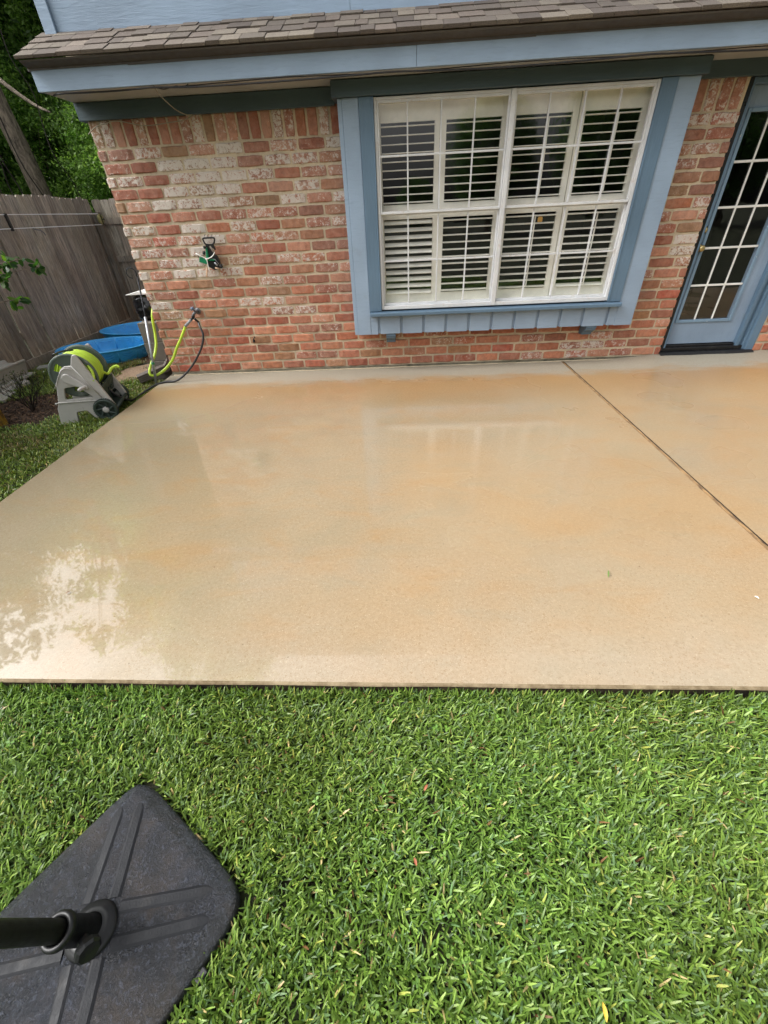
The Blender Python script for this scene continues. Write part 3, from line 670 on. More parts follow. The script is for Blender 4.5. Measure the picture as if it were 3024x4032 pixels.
# black bag-wrapped bin with white lid
bb = empty('bagged_bin', (-2.77, .34, zz), label='crumpled black plastic bag around a bin with a white lid, on the concrete blocks', cat='bin')
bm = bmesh.new(); bmesh.ops.create_icosphere(bm, subdivisions=5, radius=1)
for v in bm.verts:
    p = v.co.copy(); e = 3.2; n = (abs(p.x)**e+abs(p.y)**e+abs(p.z)**e)**(1/e); p /= n
    p = Vector((p.x*.12, p.y*.15, p.z*.135+.125)); cr = mnoise.ridged_multi_fractal(p*9+Vector((3,1,2)), 1, 2, 5, 1, 2); p += v.normal*(cr-1)*.012; v.co = p
me = bpy.data.meshes.new('bag'); bm.to_mesh(me); bm.free(); me.materials.append(Mat('black_bag_film', (.008,.008,.01,1), .16).m); me.polygons.foreach_set('use_smooth', [True]*len(me.polygons)); o = bpy.data.objects.new('bag', me); COL.objects.link(o); o.parent = bb
q = MB(); q.prism([(-.14, .262), (-.136, .268), (.0, .295), (.136, .268), (.14, .262)], -.15, .15, 'y'); q.build('lid', m_white, bb, bevel=.004)
# downspout elbow lying towards the lawn
mds = plastic('brown_downspout', S(92, 82, 76), .5, S(120, 112, 104), .2)
q = MB(); path = [Vector((-2.63, .16, .30)), Vector((-2.635, .14, .14)), Vector((-2.68, .08, .065)), Vector((-2.94, -.10, .0)), Vector((-2.955, -.11, -.003))]
def rect_sweep(mb, path, w, h, ribs=4):
    n = len(path); sect = []
    for k in range(4*ribs*2):
        t = k/(4*ribs*2)*4; s_i = int(t); u = t-s_i; rr = .0018*(1 if k % 2 else -1)
        if s_i == 0: a, b = -1+2*u, 1+rr/h*2
        elif s_i == 1: a, b = 1+rr/w*2, 1-2*u
        elif s_i == 2: a, b = 1-2*u, -1-rr/h*2
        else: a, b = -1-rr/w*2, -1+2*u
        sect.append((a*w/2, b*h/2))
    m_ = len(sect); vs = []
    for i, p in enumerate(path):
        t = (path[min(i+1, n-1)]-path[max(0, i-1)]).normalized(); side = t.cross(Vector((0, 0, 1)))
        if side.length < .3: side = Vector((0, -1, 0)).cross(t)
        side = Vector((.55, -.83, 0)).normalized() if True else side
        side = (side-t*side.dot(t)).normalized(); u_ = side.cross(t)
        for a, b in sect: vs.append(p+side*a+u_*b)
    mb.add(vs, [(i*m_+k, i*m_+(k+1) % m_, (i+1)*m_+(k+1) % m_, (i+1)*m_+k) for i in range(n-1) for k in range(m_)])
rect_sweep(q, [path[0], (path[0]+path[1])/2, path[1], path[2], (path[2]+path[3])/2, path[3]], -.0+.10, .078)
inner = MB(); o = q.build('downspout', mds); sm = o.modifiers.new('solid', 'SOLIDIFY'); sm.thickness = .002
tag(o, 'brown ribbed downspout elbow resting on the lawn at the brick corner', 'downspout')
# shepherd's crook pole
cp = empty('crook_pole', (-2.678, -.245, GZ), label='leaning galvanised pole with a thinner dark hooked rod on top, at the brick corner', cat='pole')
A = Vector((0, 0, 0)); B = Vector((.069, .145, .709)); Cq = Vector((.055, .285, 1.06))
q = MB(); q.tube([A, B], .0135, 12); q.build('lower_tube', m_galv, cp, smooth=True)
q = MB(); q.tube([A+(B-A)*.95, B, Cq], .008, 10); 
hk = [Cq+Vector((-.02, 0, .0))+Vector((-.045-.05*math.cos(a), 0, .05*math.sin(a)+.03)) for a in np.linspace(-.9, 3.9, 14)]
hk = [Cq + Vector((-.052+.05*math.cos(a), 0, .03+.045*math.sin(a))) for a in np.linspace(-.6, 4.6, 16)]
q.tube([Cq]+hk, .0045, 8, 2); q.build('hook_rod', m_dkmetal, cp, smooth=True)
q = MB(); 
c0 = A+(B-A)*.36
for k in range(3): q.lathe([(.0145, -.004), (.018, 0), (.0145, .004)], 12, Matrix.Translation(c0+Vector((0, 0, .009*k))))
q.build('tie', m_green, cp)
# ================================================================== HOSES
sp = empty('hose_splitter', (-2.12, -.08, .60), label='black two-way hose splitter screwed under the outdoor faucet', cat='hose splitter')
q = MB(); q.tube([(.006, 0, .032), (0, 0, .008)], .016, 12); q.tube([(0, 0, .01), (-.024, 0, -.008)], .011, 10); q.tube([(0, 0, .01), (.026, 0, -.02), (.044, 0, -.045)], .011, 10); q.build('splitter_body', m_blackp, sp, smooth=True)
q = MB(); q.tube([(.018, -.012, .0), (.028, -.02, -.004)], .008, 8); q.tube([(-.012, -.012, .0), (-.016, -.022, .002)], .008, 8); q.build('valve_lever', m_blackr, sp, smooth=True)
lh = empty('garden_hose', (-2.6, -.1, .1), label='lime green hose looping from the faucet around the leaning pole and behind the house corner', cat='hose')
o0 = Vector((-2.6, -.1, .1)); V = lambda *p: Vector(p)-o0
q = MB(); q.tube([V(-2.144, -.08, .592), V(-2.231, -.082, .528)], [.013, .0145], 12); q.build('hose_sleeve', m_grey, lh, smooth=True)
q = MB(); q.tube([V(-2.225, -.08, .533), V(-2.262, -.085, .48), V(-2.325, -.09, .395), V(-2.385, -.1, .32), V(-2.425, -.1, .262), V(-2.47, -.11, .2), V(-2.54, -.13, .135), V(-2.60, -.16, .092), V(-2.66, -.2, .068), V(-2.70, -.225, .075), V(-2.712, -.215, .11), V(-2.70, -.16, .17), V(-2.672, -.07, .25), V(-2.655, 0, .34), V(-2.65, .05, .45), V(-2.64, .07, .56), V(-2.63, .1, .64), V(-2.64, .2, .68), V(-2.7, .4, .5)], .0135, 12, 8); q.build('hose_tube', m_lime, lh, smooth=True)
q = MB(); q.tube([(-2.08, -.083, .556), (-2.058, -.12, .52), (-2.035, -.15, .46), (-2.05, -.17, .39), (-2.10, -.19, .30), (-2.20, -.215, .18), (-2.32, -.24, .075), (-2.43, -.26, .018), (-2.55, -.27, .013), (-2.64, -.33, -.0), (-2.72, -.47, -.035), (-2.74, -.56, -.045), (-2.72, -.70, -.02), (-2.76, -.80, .06), (-2.86, -.82, .2)], .0105, 12, 8)
tag(q.build('leader_hose', m_blackr, smooth=True), 'black rubber hose curving from the faucet splitter down to the hose reel', 'hose')
# ================================================================== HOSE REEL
reel = empty('hose_reel_cart', (-3.151, -1.172, GZ+.01), math.atan2(.287, .958), label='grey and green plastic hose reel cart wound with lime hose on the lawn', cat='hose reel')
outer = rounded([(0, 0), (.035, .15), (.06, .19), (.12, .36), (.2, .475), (.243, .503), (.296, .497), (.338, .587), (.368, .587), (.512, .10), (.50, .03), (.47, .06), (.43, .16), (.37, .12), (.325, .016), (.30, .02), (.26, .10), (.17, .095), (.148, 0)], .018)
hole = rounded([(.165, .32), (.275, .322), (.36, .212), (.13, .215)], .02)[::-1]
for yo in (0, .40):
    fr = holed('side_frame', m_reelg, outer, [hole], .03, reel, .006, Matrix.Translation((0, yo+.015, 0)))
    q = MB(); yy = yo-.004 if yo == 0 else yo+.032
    q.tube([(.045, yy, .185), (.075, yy, .198), (.44, yy, .178), (.46, yy, .2)], .006, 8, 4); q.tube([(.3, yy, .505), (.43, yy, .2)], .005, 8); q.tube([(.10, yy, .33), (.2, yy, .46), (.25, yy, .485), (.29, yy, .47)], .004, 8, 4)
    q.build('moulded_rib', m_reelg, fr, smooth=True)
    q = MB(); q.box(-.012, .15, yo-.008, yo+.045, -.004, .01); q.build('foot', m_reelg, fr, bevel=.004)
DC = Vector((.27, 0, .405))
for yo in (.05, .36):
    fl = rounded([(DC.x+.185*math.cos(a), DC.z+.185*math.sin(a)) for a in np.linspace(0, 2*math.pi, 48, endpoint=False)], .005, 1)
    hs_ = []
    for k in range(3):
        a0 = k*2*math.pi/3+2.5; hs_.append([(DC.x+r_*math.cos(a), DC.z+r_*math.sin(a)) for r_, a in [(.15, a0-.25), (.15, a0), (.15, a0+.25), (.09, a0+.3), (.085, a0), (.09, a0-.3)]])
    holed('drum_flange', m_reeld, fl, hs_, .018, reel, .005, Matrix.Translation((0, yo+.009, 0)))
    q = MB(); ry = .0 if yo < .1 else .018
    q.lathe([(.172, -.004), (.19, -.006), (.192, .0), (.186, .006), (.172, .006)], 48, Matrix.Translation((DC.x, yo+ry, DC.z)) @ Matrix.Rotation(rad(90), 4, 'X')); q.build('flange_rim', m_reeld, reel, smooth=True)
q = MB(); q.lathe([(0, -.0), (.07, 0), (.07, .29), (0, .29)], 24, Matrix.Translation((DC.x, .36, DC.z)) @ Matrix.Rotation(rad(90), 4, 'X')); q.build('drum_core', m_reelk, reel, smooth=True)
q = MB()
for layer, r_ in enumerate((.09, .115, .138, .163)):
    nw = 10-layer; y0 = .078+layer*.010; pts = []
    for k in range(nw*18):
        a = k/18*2*math.pi; t = k/(nw*18); yy = y0+(.262-layer*.02)*t
        pts.append((DC.x+(r_+.003*math.sin(a*1.7))*math.cos(a), yy+.005*math.sin(a+layer), DC.z+(r_+.003*math.sin(a*1.7))*math.sin(a)))
    q.tube(pts, .0108, 8)
q.tube([(DC.x+.16*math.cos(a), .11+.2*(a-1.2)/3, DC.z+.163*math.sin(a)) for a in np.linspace(3.4, -.35, 14)], .0125, 8, 2)
q.tube([(DC.x+.155, .30, DC.z-.06), (DC.x+.18, .33, DC.z-.085), (DC.x+.215, .36, DC.z-.05), (DC.x+.26, .375, DC.z-.035), (DC.x+.285, .37, DC.z-.05)], .0125, 10, 5)
q.build('wound_hose', m_lime, reel, smooth=True)
q = MB(); q.tube([(.16, .10, .585), (.23, .13, .60), (.31, .17, .595)], .008, 8, 3); q.build('hose_clip', m_blackp, reel, smooth=True)
cr_ = MB(); mm = Matrix.Translation((.232, -.004, .405)) @ Matrix.Rotation(rad(40), 4, 'Y')
cr_.prism([(.04*math.cos(a)-.0, .04*math.sin(a)) for a in np.linspace(math.pi/2, math.pi*1.5, 10)]+[(.13, -.022)]+[(.145+.02*math.cos(a), .02*math.sin(a)) for a in np.linspace(-1.2, 1.2, 6)]+[(.13, .022)], -.028, 0, 'y')
cr_.v = [tuple(mm @ Vector(p)) for p in cr_.v]; ck = cr_.build('crank_arm', m_reelg, reel, bevel=.006)
q = MB(); g0 = mm @ Vector((.14, -.02, 0)); q.tube([g0, g0+Vector((-.012, -.04, .003)), g0+Vector((-.022, -.085, .004))], [.013, .015, .014], 12, 3); q.build('crank_grip', m_reelg, ck, smooth=True)
for yo in (-.036, .436):
    q = MB(); W = Matrix.Translation((.425, yo+.032 if yo < 0 else yo+.028, .092)) @ Matrix.Rotation(rad(90), 4, 'X')
    q.lathe([(.0, .01), (.07, .01), (.072, .024), (.078, .036), (.092, .038), (.098, .032), (.098, .004), (.09, 0), (0, 0)], 40, W)
    for k in range(7):
        a = k*2*math.pi/7; q.tube([W @ Vector((.028*math.cos(a), .028*math.sin(a), .024)), W @ Vector((.076*math.cos(a+.35), .076*math.sin(a+.35), .026))], .008, 6)
    for k in range(40):
        a = k*2*math.pi/40; q.box(-.0035, .0035, -.003, .003, -.016, .016, W @ Matrix.Rotation(a, 4, 'Z') @ Matrix.Translation((.0985, 0, .018)))
    wh = q.build('wheel', m_reelk, reel, smooth=False)
    q = MB(); q.lathe([(.0, .034), (.02, .034), (.027, .03), (.028, .01)], 24, W); q.build('hub_cap', m_reelg, wh, smooth=True)
q = MB(); mt = Matrix.Translation((.46, 0, .30)) @ Matrix.Rotation(rad(15), 4, 'Y')
q.box(-.004, .004, .03, .40, -.13, .0, mt); q.box(-.13, .0, .03, .40, -.136, -.13, Matrix.Translation((.5, 0, .2))); q.box(-.004, .004, .03, .40, -.1, .0, Matrix.Translation((.375, 0, .165)))
for yy in (.1, .2, .3): q.tube([mt @ Vector((.008, yy, -.11)), mt @ Vector((.008, yy, -.07))], .006, 6)
q.box(.40, .49, .03, .40, .045, .055)
q.build('storage_tray', m_reelk, reel, bevel=.003)
q = MB(); q.tube([(.505, .03, .085), (.505, .40, .085)], .014, 12); q.build('pull_bar', m_reelk, reel, smooth=True)

# ================================================================== POOLS
def pool(name, cx, cy, rx, ry, rot, rimz, label):
    p = empty(name, (cx, cy, GZ), rot, label=label, cat='paddling pool', group='blue plastic paddling pools by the fence')
    h = rimz-GZ; prof = [(0, .006), (.86, .006), (.885, .02), (.9, .06), (.96, h-.03), (.965, h-.012), (1.0, h-.012), (1.01, h-.006), (1.0, h), (.95, h), (.94, h-.01), (.875, .05), (.86, .014), (0, .014)]
    q = MB(); q.lathe(prof, 72, None, rx, ry)
    for k in range(14):
        a0 = k*2*math.pi/14; da = .14
        for lv in range(3):
            zf = .055+(h-.09)*(lv+.4)/3; rr = .88+.06*(zf/h)
            for ro in (rr-.004, rr+.036):
                q.tube([((ro)*rx*math.cos(a0+t*da), (ro)*ry*math.sin(a0+t*da), zf-.012*math.cos(t*math.pi)+.008) for t in np.linspace(-1, 1, 7)], .004, 5)
        a1 = a0+math.pi/14
        q.tube([(.885*rx*math.cos(a1), .885*ry*math.sin(a1), .03), (.945*rx*math.cos(a1), .945*ry*math.sin(a1), h-.01)], .012, 6)
    q.build('pool_shell', m_pool, p, smooth=True)
pool('paddling_pool', -3.98, 1.10, .60, .45, rad(14), .11, 'blue oval plastic paddling pool nearest to the hose reel')
pool('paddling_pool', -3.88, 2.15, .72, .5, rad(6), .12, 'blue plastic paddling pool farther back, half hidden behind the first')

# ================================================================== PLANTERS, PAVERS, RUSTY BOX
pl = empty('concrete_planter', (-4.62, -.15, GZ), rad(0), label='white weathered concrete trough planter against the fence at the left edge', cat='planter')
q = MB(); q.prism([(-.13, .075), (.09, .075), (.13, .21), (.14, .215), (.14, .235), (.11, .235), (.09, .2), (-.09, .2), (-.11, .235), (-.14, .235)], -.45, .45, 'y'); o = q.build('trough', m_paver, pl, bevel=.005)
q = MB(); q.box(-.15, .16, -.5, .48, .045, .075); q.build('plinth', m_paver, pl, bevel=.008)
q = MB(); q.prism([(-.5, -.6), (.22, -.55), (.24, .24), (.1, .33), (-.15, .3)], .0, .045, 'z'); q.v = [(-.16 if a < -.16 else a, b, c) for a, b, c in q.v]
o = q.build('concrete_footing', m_paver, bevel=.008, loc=(-4.62, -.15, GZ)); tag(o, 'white concrete footing slab lying under the trough planter', 'slab')
q = MB(); q.box(-.08, .09, -.14, .14, 0, .035, Matrix.Rotation(.3, 4, 'Z')); tag(q.build('paving_stone', m_paver, bevel=.006, loc=(-4.33, -.42, GZ+.002)), 'loose white paving fragment in front of the trough planter', 'paving stone')
q = MB(); q.box(-.1, .1, -.07, .07, 0, .04, Matrix.Rotation(.4, 4, 'Z')); tag(q.build('paving_stone', m_paver, bevel=.006, loc=(-4.60, .70, GZ+.002)), 'grey paving stone at the fence base behind the hose reel', 'paving stone')
mr = Mat('rusty_yellow_metal', rough=.7); n = mr.noise(7, 8, .7, .5); n2 = mr.noise(22, 5, .7); c = mr.mix(mr.rng(n, .4, .6), S(150, 118, 34), S(112, 70, 26)); c = mr.mix(mr.rng(n2, .52, .6, 0, .8), c, S(60, 36, 22)); mr.color(c); mr.bump(n2, .5, .005)
q = MB(); q.box(-.36, 0, -.0, .36, 0, .34); q.box(-.37, .006, -.008, .368, -.0, .018)
tag(q.build('metal_box', mr.m, bevel=.006, loc=(-3.715, -1.46, GZ)), 'rust-stained yellow metal box standing at the left edge of the mulch', 'box')

# ================================================================== WALL-HUNG SPRINKLER
ws = empty('lawn_sprinkler', (-1.8, 0, 1.12), label='green and black sprinkler gadget with white three-armed rotor hanging on the bricks', cat='sprinkler')
o0 = Vector((-1.8, 0, 1.12)); W_ = lambda x, z, y=-.045: Vector((x, y, z))-o0
q = MB(); q.tube([W_(-1.815, 1.235), W_(-1.826, 1.27), W_(-1.82, 1.282), W_(-1.77, 1.284), W_(-1.722, 1.282), W_(-1.716, 1.268), W_(-1.735, 1.236), W_(-1.775, 1.228), W_(-1.815, 1.235)], .0075, 8, 3)
for xx in (-1.815, -1.783, -1.748): q.tube([W_(xx, 1.28), W_(xx+.003, 1.305, -.02), W_(xx+.006, 1.308, .0)], .0025, 6)
q.prism([(-.012, .11), (.06, .112), (.07, .066), (.045, .085), (.028, .108), (.012, .095), (.03, .05), (.07, .02), (.085, -.035), (.08, -.08), (.02, -.1), (-.03, -.07), (-.052, -.03), (-.03, .03)], -.055, -.03, 'y')
q.build('holder', m_blackp, ws, bevel=.004)
q = MB(); q.tube([W_(-1.808, 1.21, -.06), W_(-1.812, 1.17, -.062), W_(-1.818, 1.12, -.065)], [.010, .012, .015], 10); q.box(-.095, -.02, -.075, -.05, -.055, -.01, Matrix.Rotation(.3, 4, 'Y')); q.box(-.02, .05, -.07, -.045, -.02, -.008); q.build('green_body', m_green, ws, bevel=.003)
q = MB()
for e_ in ((-1.916, 1.167, -1.87, 1.145), (-1.731, 1.168, -1.765, 1.135), (-1.823, 1.013, -1.824, 1.06)): q.tube([W_(-1.821, 1.117, -.085), W_(e_[2], e_[3], -.088), W_(e_[0], e_[1], -.082)], .0042, 8, 3)
q.tube([W_(-1.821, 1.117, -.07), W_(-1.821, 1.117, -.095)], .0095, 10); q.build('rotor', m_white, ws, smooth=True)
q = MB(); q.tube([W_(-1.903, 1.136), W_(-1.88, 1.125), W_(-1.853, 1.099)], .006, 8, 3); q.tube([W_(-1.855, 1.044), W_(-1.868, 1.01), W_(-1.882, .966)], .008, 8, 3); q.tube([W_(-1.765, 1.04, -.07), W_(-1.73, 1.033, -.07)], .007, 8); [p_.build('tan_tube', m_tan, ws, smooth=True) for p_ in split(q)]
q = MB(); q.tube([W_(-1.765, 1.115, -.075), W_(-1.745, 1.112, -.08), W_(-1.717, 1.071, -.08)], .003, 6); q.tube([W_(-1.76, 1.085, -.07), W_(-1.735, 1.06, -.075)], .009, 8); q.build('chrome_clip', m_galv, ws, smooth=True)
q = MB(); q.tube([W_(-1.815, 1.214, -.07), W_(-1.825, 1.212, -.08)], .013, 10); q.tube([W_(-1.838, 1.18, -.06), W_(-1.848, 1.155, -.06)], .013, 10); q.tube([W_(-1.905, 1.14), W_(-1.91, 1.132)], .008, 8); q.tube([W_(-1.712, 1.065, -.06), W_(-1.702, 1.035, -.06)], .016, 10); [p_.build('knob', m_blackr, ws, smooth=True) for p_ in split(q)]
q = MB(); q.tube([(0,0,0), (0, -.03, .004), (.008, -.042, .02), (.018, -.036, .03), (.02, -.03, .045)], .0045, 8, 3); q.tube([(0, .004, -.002), (-.006, -.012, -.012), (.004, -.014, -.016)], .010, 8); q.tube([(.018, -.036, .032), (.032, -.036, .034)], .003, 6)
tag(q.build('wall_hook', m_dkmetal, smooth=True, loc=(-1.56, 0, .345)), 'small dark metal hook screwed low into the bricks left of the window', 'hook')

# ================================================================== UMBRELLA BASE
ub = empty('umbrella_base', (-.79, -4.50, GZ+.012), rad(-33.7), label='black textured plastic umbrella base with raised ribs and pole socket in the grass', cat='umbrella base')
def ub_mat():
    m = Mat('textured_black_plastic', rough=.42); n = m.noise(190, 5, .75, 1.2); n2 = m.noise(7, 7, .7, .4); n3 = m.noise(3, 3)
    c = m.mix(m.rng(n2, .5, .68, 0, .6), (.014,.015,.019,1), S(64, 54, 46)); c = m.mix(m.rng(n3, .5, .7, 0, .35), c, S(52, 58, 72)); sp_ = m.noise(95, 4, .7, 1.0); c = m.mix(m.rng(sp_, .52, .64, 0, .42), c, S(84, 90, 104)); c = m.mix(m.rng(n, .58, .66, 0, .4), c, S(120, 122, 128)); m.color(c)  # brown dirt; the bluish tint and pale specks paint in sheen and glints
    m.rough(m.rng(n2, .3, .7, .18, .45)); m.bump(n, 1.0, .005, m.bump(sp_, .8, .004)); return m.m
m_ub = ub_mat()
H = .262; G = 56; vs = []
def ubz(x, y):
    ax, ay = abs(x)/H, abs(y)/H; e = (ax**7+ay**7)**(1/7)
    d = math.hypot(x, y); z = .045+.030*max(0, 1-max(ax, ay)) + .006*max(0, 1-d/.1)
    # bevelled shoulder near the rim
    m_ = max(ax, ay); z -= max(0, m_-.86)*.11
    return z
bm_ = MB()
def sq(a, b):   # grid -> rounded square
    x, y = a*H, b*H; e = max(abs(a), abs(b))
    if e < 1e-6: return x, y
    n = (abs(a)**8+abs(b)**8)**(1/8); k = e/n*1.0; return x*k, y*k
for i in range(G+1):
    for k in range(G+1):
        a, b = -1+2*i/G, -1+2*k/G; x, y = sq(a, b); vs.append((x, y, ubz(x, y)+.0006*mnoise.noise(Vector((x*40, y*40, 0)))))
fs = [(i*(G+1)+k, (i+1)*(G+1)+k, (i+1)*(G+1)+k+1, i*(G+1)+k+1) for i in range(G) for k in range(G)]
per = [i*(G+1) for i in range(G+1)]+[G*(G+1)+k for k in range(1, G+1)]+[i*(G+1)+G for i in range(G-1, -1, -1)]+[k for k in range(G-1, 0, -1)]
rings = [(1.012, .022), (1.015, .012), (1.0, 0)]; prev = per; n = len(per)
for sc_, zz in rings:
    cur = []
    for p in per: cur.append(len(vs)); vs.append((vs[p][0]*sc_, vs[p][1]*sc_, zz))
    fs += [(prev[i], prev[(i+1) % n], cur[(i+1) % n], cur[i]) for i in range(n)]; prev = cur
bm_.add(vs, fs); bm_.build('base_plate', m_ub, ub, smooth=True)
m_ubs = plastic('smooth_black_plastic', S(17, 18, 20), .42, S(60, 54, 48), .2)
m_rib = plastic('worn_black_rib', (.017, .018, .021, 1), .55, S(50, 47, 44), .5, 220)
m_rib.node_tree.nodes['Principled BSDF'].inputs['Specular IOR Level'].default_value = .22
for ang in (0, 90, 180, 270):
    q = MB(); Rz = Matrix.Rotation(rad(ang+45), 4, 'Z')
    for off in (-.034, .034):
        pts = [];  sec = [(-.015, 0), (-.009, .0034), (.009, .0034), (.015, 0)]; vv = []
        N_ = 16
        for i in range(N_+1):
            d_ = .055+(.225)*i/N_; taper = math.sqrt(max(.06, 1-max(0, i-(N_-2))**2/4.2))
            for s0, zz in sec:
                p = Rz @ Vector((d_, off*(1-.15*i/N_)+s0*taper, 0)); vv.append((p.x, p.y, ubz(p.x, p.y)+.0004+zz*min(1, (N_-i)/2.5+.05)))
        q.add(vv, [(i*4+k, (i+1)*4+k, (i+1)*4+k+1, i*4+k+1) for i in range(N_) for k in range(3)])
    q.build('rib', m_rib, ub, smooth=False)
zc = ubz(0, 0)
lean = Matrix.Rotation(rad(33.7), 4, 'Z') @ Matrix.Rotation(0, 4, 'X')
ax = Vector((-.018-.0, -.046, .27)).normalized(); axl = Matrix.Rotation(rad(33.7), 3, 'Z') @ ax
Q = axl.to_track_quat('Z', 'Y').to_matrix().to_4x4(); TM = Matrix.Translation((0, 0, zc-.004)) @ Q
q = MB(); q.lathe([(.058, -.004), (.054, .005), (.047, .006), (.044, .010), (.038, .011), (.031, .014)], 40, Matrix.Translation((0, 0, zc-.003))); q.build('socket_ring', m_ubs, ub, smooth=True)
q = MB(); q.lathe([(.031, .002), (.0295, .105), (.034, .109), (.0365, .114), (.0365, .124), (.033, .13), (.026, .131), (.0235, .123), (.0235, .09)], 40, TM); q.build('pole_socket', m_ubs, ub, smooth=True)
q = MB(); q.lathe([(.0, .0), (.0222, .0), (.0222, 2.0), (0, 2.0)], 32, TM @ Matrix.Translation((0, 0, .03))); q.build('pole', m_poleb, ub, smooth=True)
q = MB(); KD = (Matrix.Rotation(rad(33.7), 3, 'Z') @ Vector((.72, -.45, .2))).normalized(); kq = KD.to_track_quat('Z', 'Y').to_matrix().to_4x4(); KM = Matrix.Translation(TM @ Vector((0, 0, .052))) @ kq
q.lathe([(0, .022), (.012, .022), (.012, .044), (.018, .052), (.026, .056), (.027, .068), (.022, .073), (.008, .07), (0, .07)], 9, KM); q.build('tightening_knob', m_blackp, ub, smooth=False)
q = MB(); q.box(.262, .283, .09, .118, .004, .022); q.build('side_lug', m_ubs, ub, bevel=.003)

# ================================================================== GRASS
def leafy(name, rough=.45, trans=.35, veins=False):
    m = Mat(name, rough=rough, spec=.4); a = m.attr(); m.color(a.outputs['Color'])
    t = m.n('ShaderNodeBsdfTranslucent'); m.l(m.mix(1., a.outputs['Color'], (1.2, 1.3, .6, 1), 'MULTIPLY'), t.inputs[0]); mx = m.n('ShaderNodeMixShader'); mx.inputs[0].default_value = trans
    m.l(m.b.outputs[0], mx.inputs[1]); m.l(t.outputs[0], mx.inputs[2]); m.l(mx.outputs[0], m.out.inputs[0]); return m.m
m_grass = leafy('st_augustine_blade', .38, .25)
def lin(c): return np.array(S(*c)[:3])
def grass_field(name, XY, length, width, cols, lean_dir, label=None, mat=m_grass, zbase=GZ, leanmin=25, leanmax=80):
    n = len(XY); r = rng
    L = length*r.uniform(.55, 1.25, n); Wd = width*r.uniform(.65, 1.25, n)
    az = lean_dir + r.normal(0, 1.6, n); th0 = np.radians(r.uniform(leanmin*.4, leanmin, n)); th1 = np.radians(r.uniform(leanmin, leanmax, n))+.15
    d = np.stack([np.cos(az), np.sin(az)], 1); sd_ = np.stack([-np.sin(az+r.normal(0, .5, n)), np.cos(az)], 1); sd_ /= np.linalg.norm(sd_, axis=1)[:, None]
    K = 5; V = np.zeros((n, K, 2, 3)); pos = np.zeros((n, 3)); pos[:, :2] = XY; pos[:, 2] = zbase+r.uniform(-.004, .016, n)
    wp = [.75, 1.0, 1.0, .92, .4]
    for k in range(K):
        th = th0+(th1-th0)*(k/(K-1))
        if k:
            st = (L/(K-1))[:, None]*np.concatenate([d*np.sin(th)[:, None], np.cos(th)[:, None]], 1); pos = pos+st
        tw = (r.uniform(-.35, .35, n) if k == 0 else tw)
        side = np.concatenate([sd_*np.cos(tw)[:, None], np.sin(tw)[:, None]], 1)*(Wd*wp[k]/2)[:, None]
        V[:, k, 0] = pos-side; V[:, k, 1] = pos+side
    V = V.reshape(-1, 3); base = (np.arange(n)*K*2)[:, None]
    F = np.concatenate([base+np.array([2*k, 2*k+1, 2*k+3, 2*k+2]) for k in range(K-1)], 1).reshape(-1, 4)
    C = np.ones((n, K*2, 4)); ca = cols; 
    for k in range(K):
        f_ = [.5, .82, 1, 1.02, 1.04][k]; C[:, 2*k, :3] = ca*f_; C[:, 2*k+1, :3] = ca*f_  # blade roots coloured darker, painting in the shade of the gaps
    o = np_mesh(name, V, F, mat, C.reshape(-1, 4)); return o
GP = [((90, 124, 46), .26), ((106, 142, 54), .25), ((76, 108, 44), .14), ((124, 160, 68), .16), ((142, 174, 82), .08), ((104, 140, 86), .07), ((160, 176, 80), .025), ((186, 174, 116), .009), ((120, 92, 58), .006)]
def gcols(n, k=.72, XY=None):
    p = np.array([b for a, b in GP]); p /= p.sum(); i = rng.choice(len(GP), n, p=p); c = np.array([lin(a) for a, b in GP])[i]*k
    c *= rng.uniform(.72, 1.28, (n, 1))
    if XY is not None:
        f = .5+.5*np.sin(XY[:, 0]*3.1+np.sin(XY[:, 1]*2.3)*1.7)*np.cos(XY[:, 1]*3.7+XY[:, 0]*1.3); c *= (1-.14*f)[:, None]; c[:, 0] *= 1.05+.16*f; c[:, 2] *= 1.1
    return c
def field_dir(XY): return 2.6*np.sin(XY[:, 0]*2.3+1.3*np.sin(XY[:, 1]*3.1))+2.2*np.cos(XY[:, 1]*2.7+XY[:, 0]*1.9)+.9*np.sin(XY[:, 0]*9+XY[:, 1]*7)
ubc = np.array([-.79, -4.50]); ca_, sa_ = math.cos(rad(33.7)), math.sin(rad(33.7))
def not_ub(XY, m=.268):
    d = XY-ubc; u = d[:, 0]*ca_-d[:, 1]*sa_; v = d[:, 0]*sa_+d[:, 1]*ca_; return (np.abs(u) > m) | (np.abs(v) > m)
def front(n, x0, x1, y0, ztop):
    X = rng.uniform(x0, x1, n); Y = rng.uniform(y0, -3.80, n); m = Y < (F0(X)-.006); XY = np.stack([X, Y], 1)[m]; return XY[not_ub(XY)]
XY = front(175000, -2.1, 2.1, -5.3, 0); nn_ = np.array([mnoise.noise(Vector((x*7, y*7, 2)))+.6*mnoise.noise(Vector((x*19, y*19, 5))) for x, y in XY]); XY = XY[rng.uniform(0, 1, len(XY)) < np.clip(1.2-np.maximum(0, nn_-.12)*1.1, .5, 1)]
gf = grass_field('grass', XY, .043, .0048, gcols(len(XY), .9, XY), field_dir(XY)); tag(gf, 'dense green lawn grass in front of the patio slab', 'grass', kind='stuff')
X = rng.uniform(-2.6, 3.2, 3200); XY = np.stack([X, F0(X)-rng.uniform(.004, .03, 3200)], 1); gf = grass_field('grass', XY, .05, .005, gcols(len(XY), .9, XY), np.pi/2+rng.normal(0, .3, 3200), leanmin=10, leanmax=50); tag(gf, 'fringe of lawn blades leaning up against the front edge of the patio', 'grass', kind='stuff')
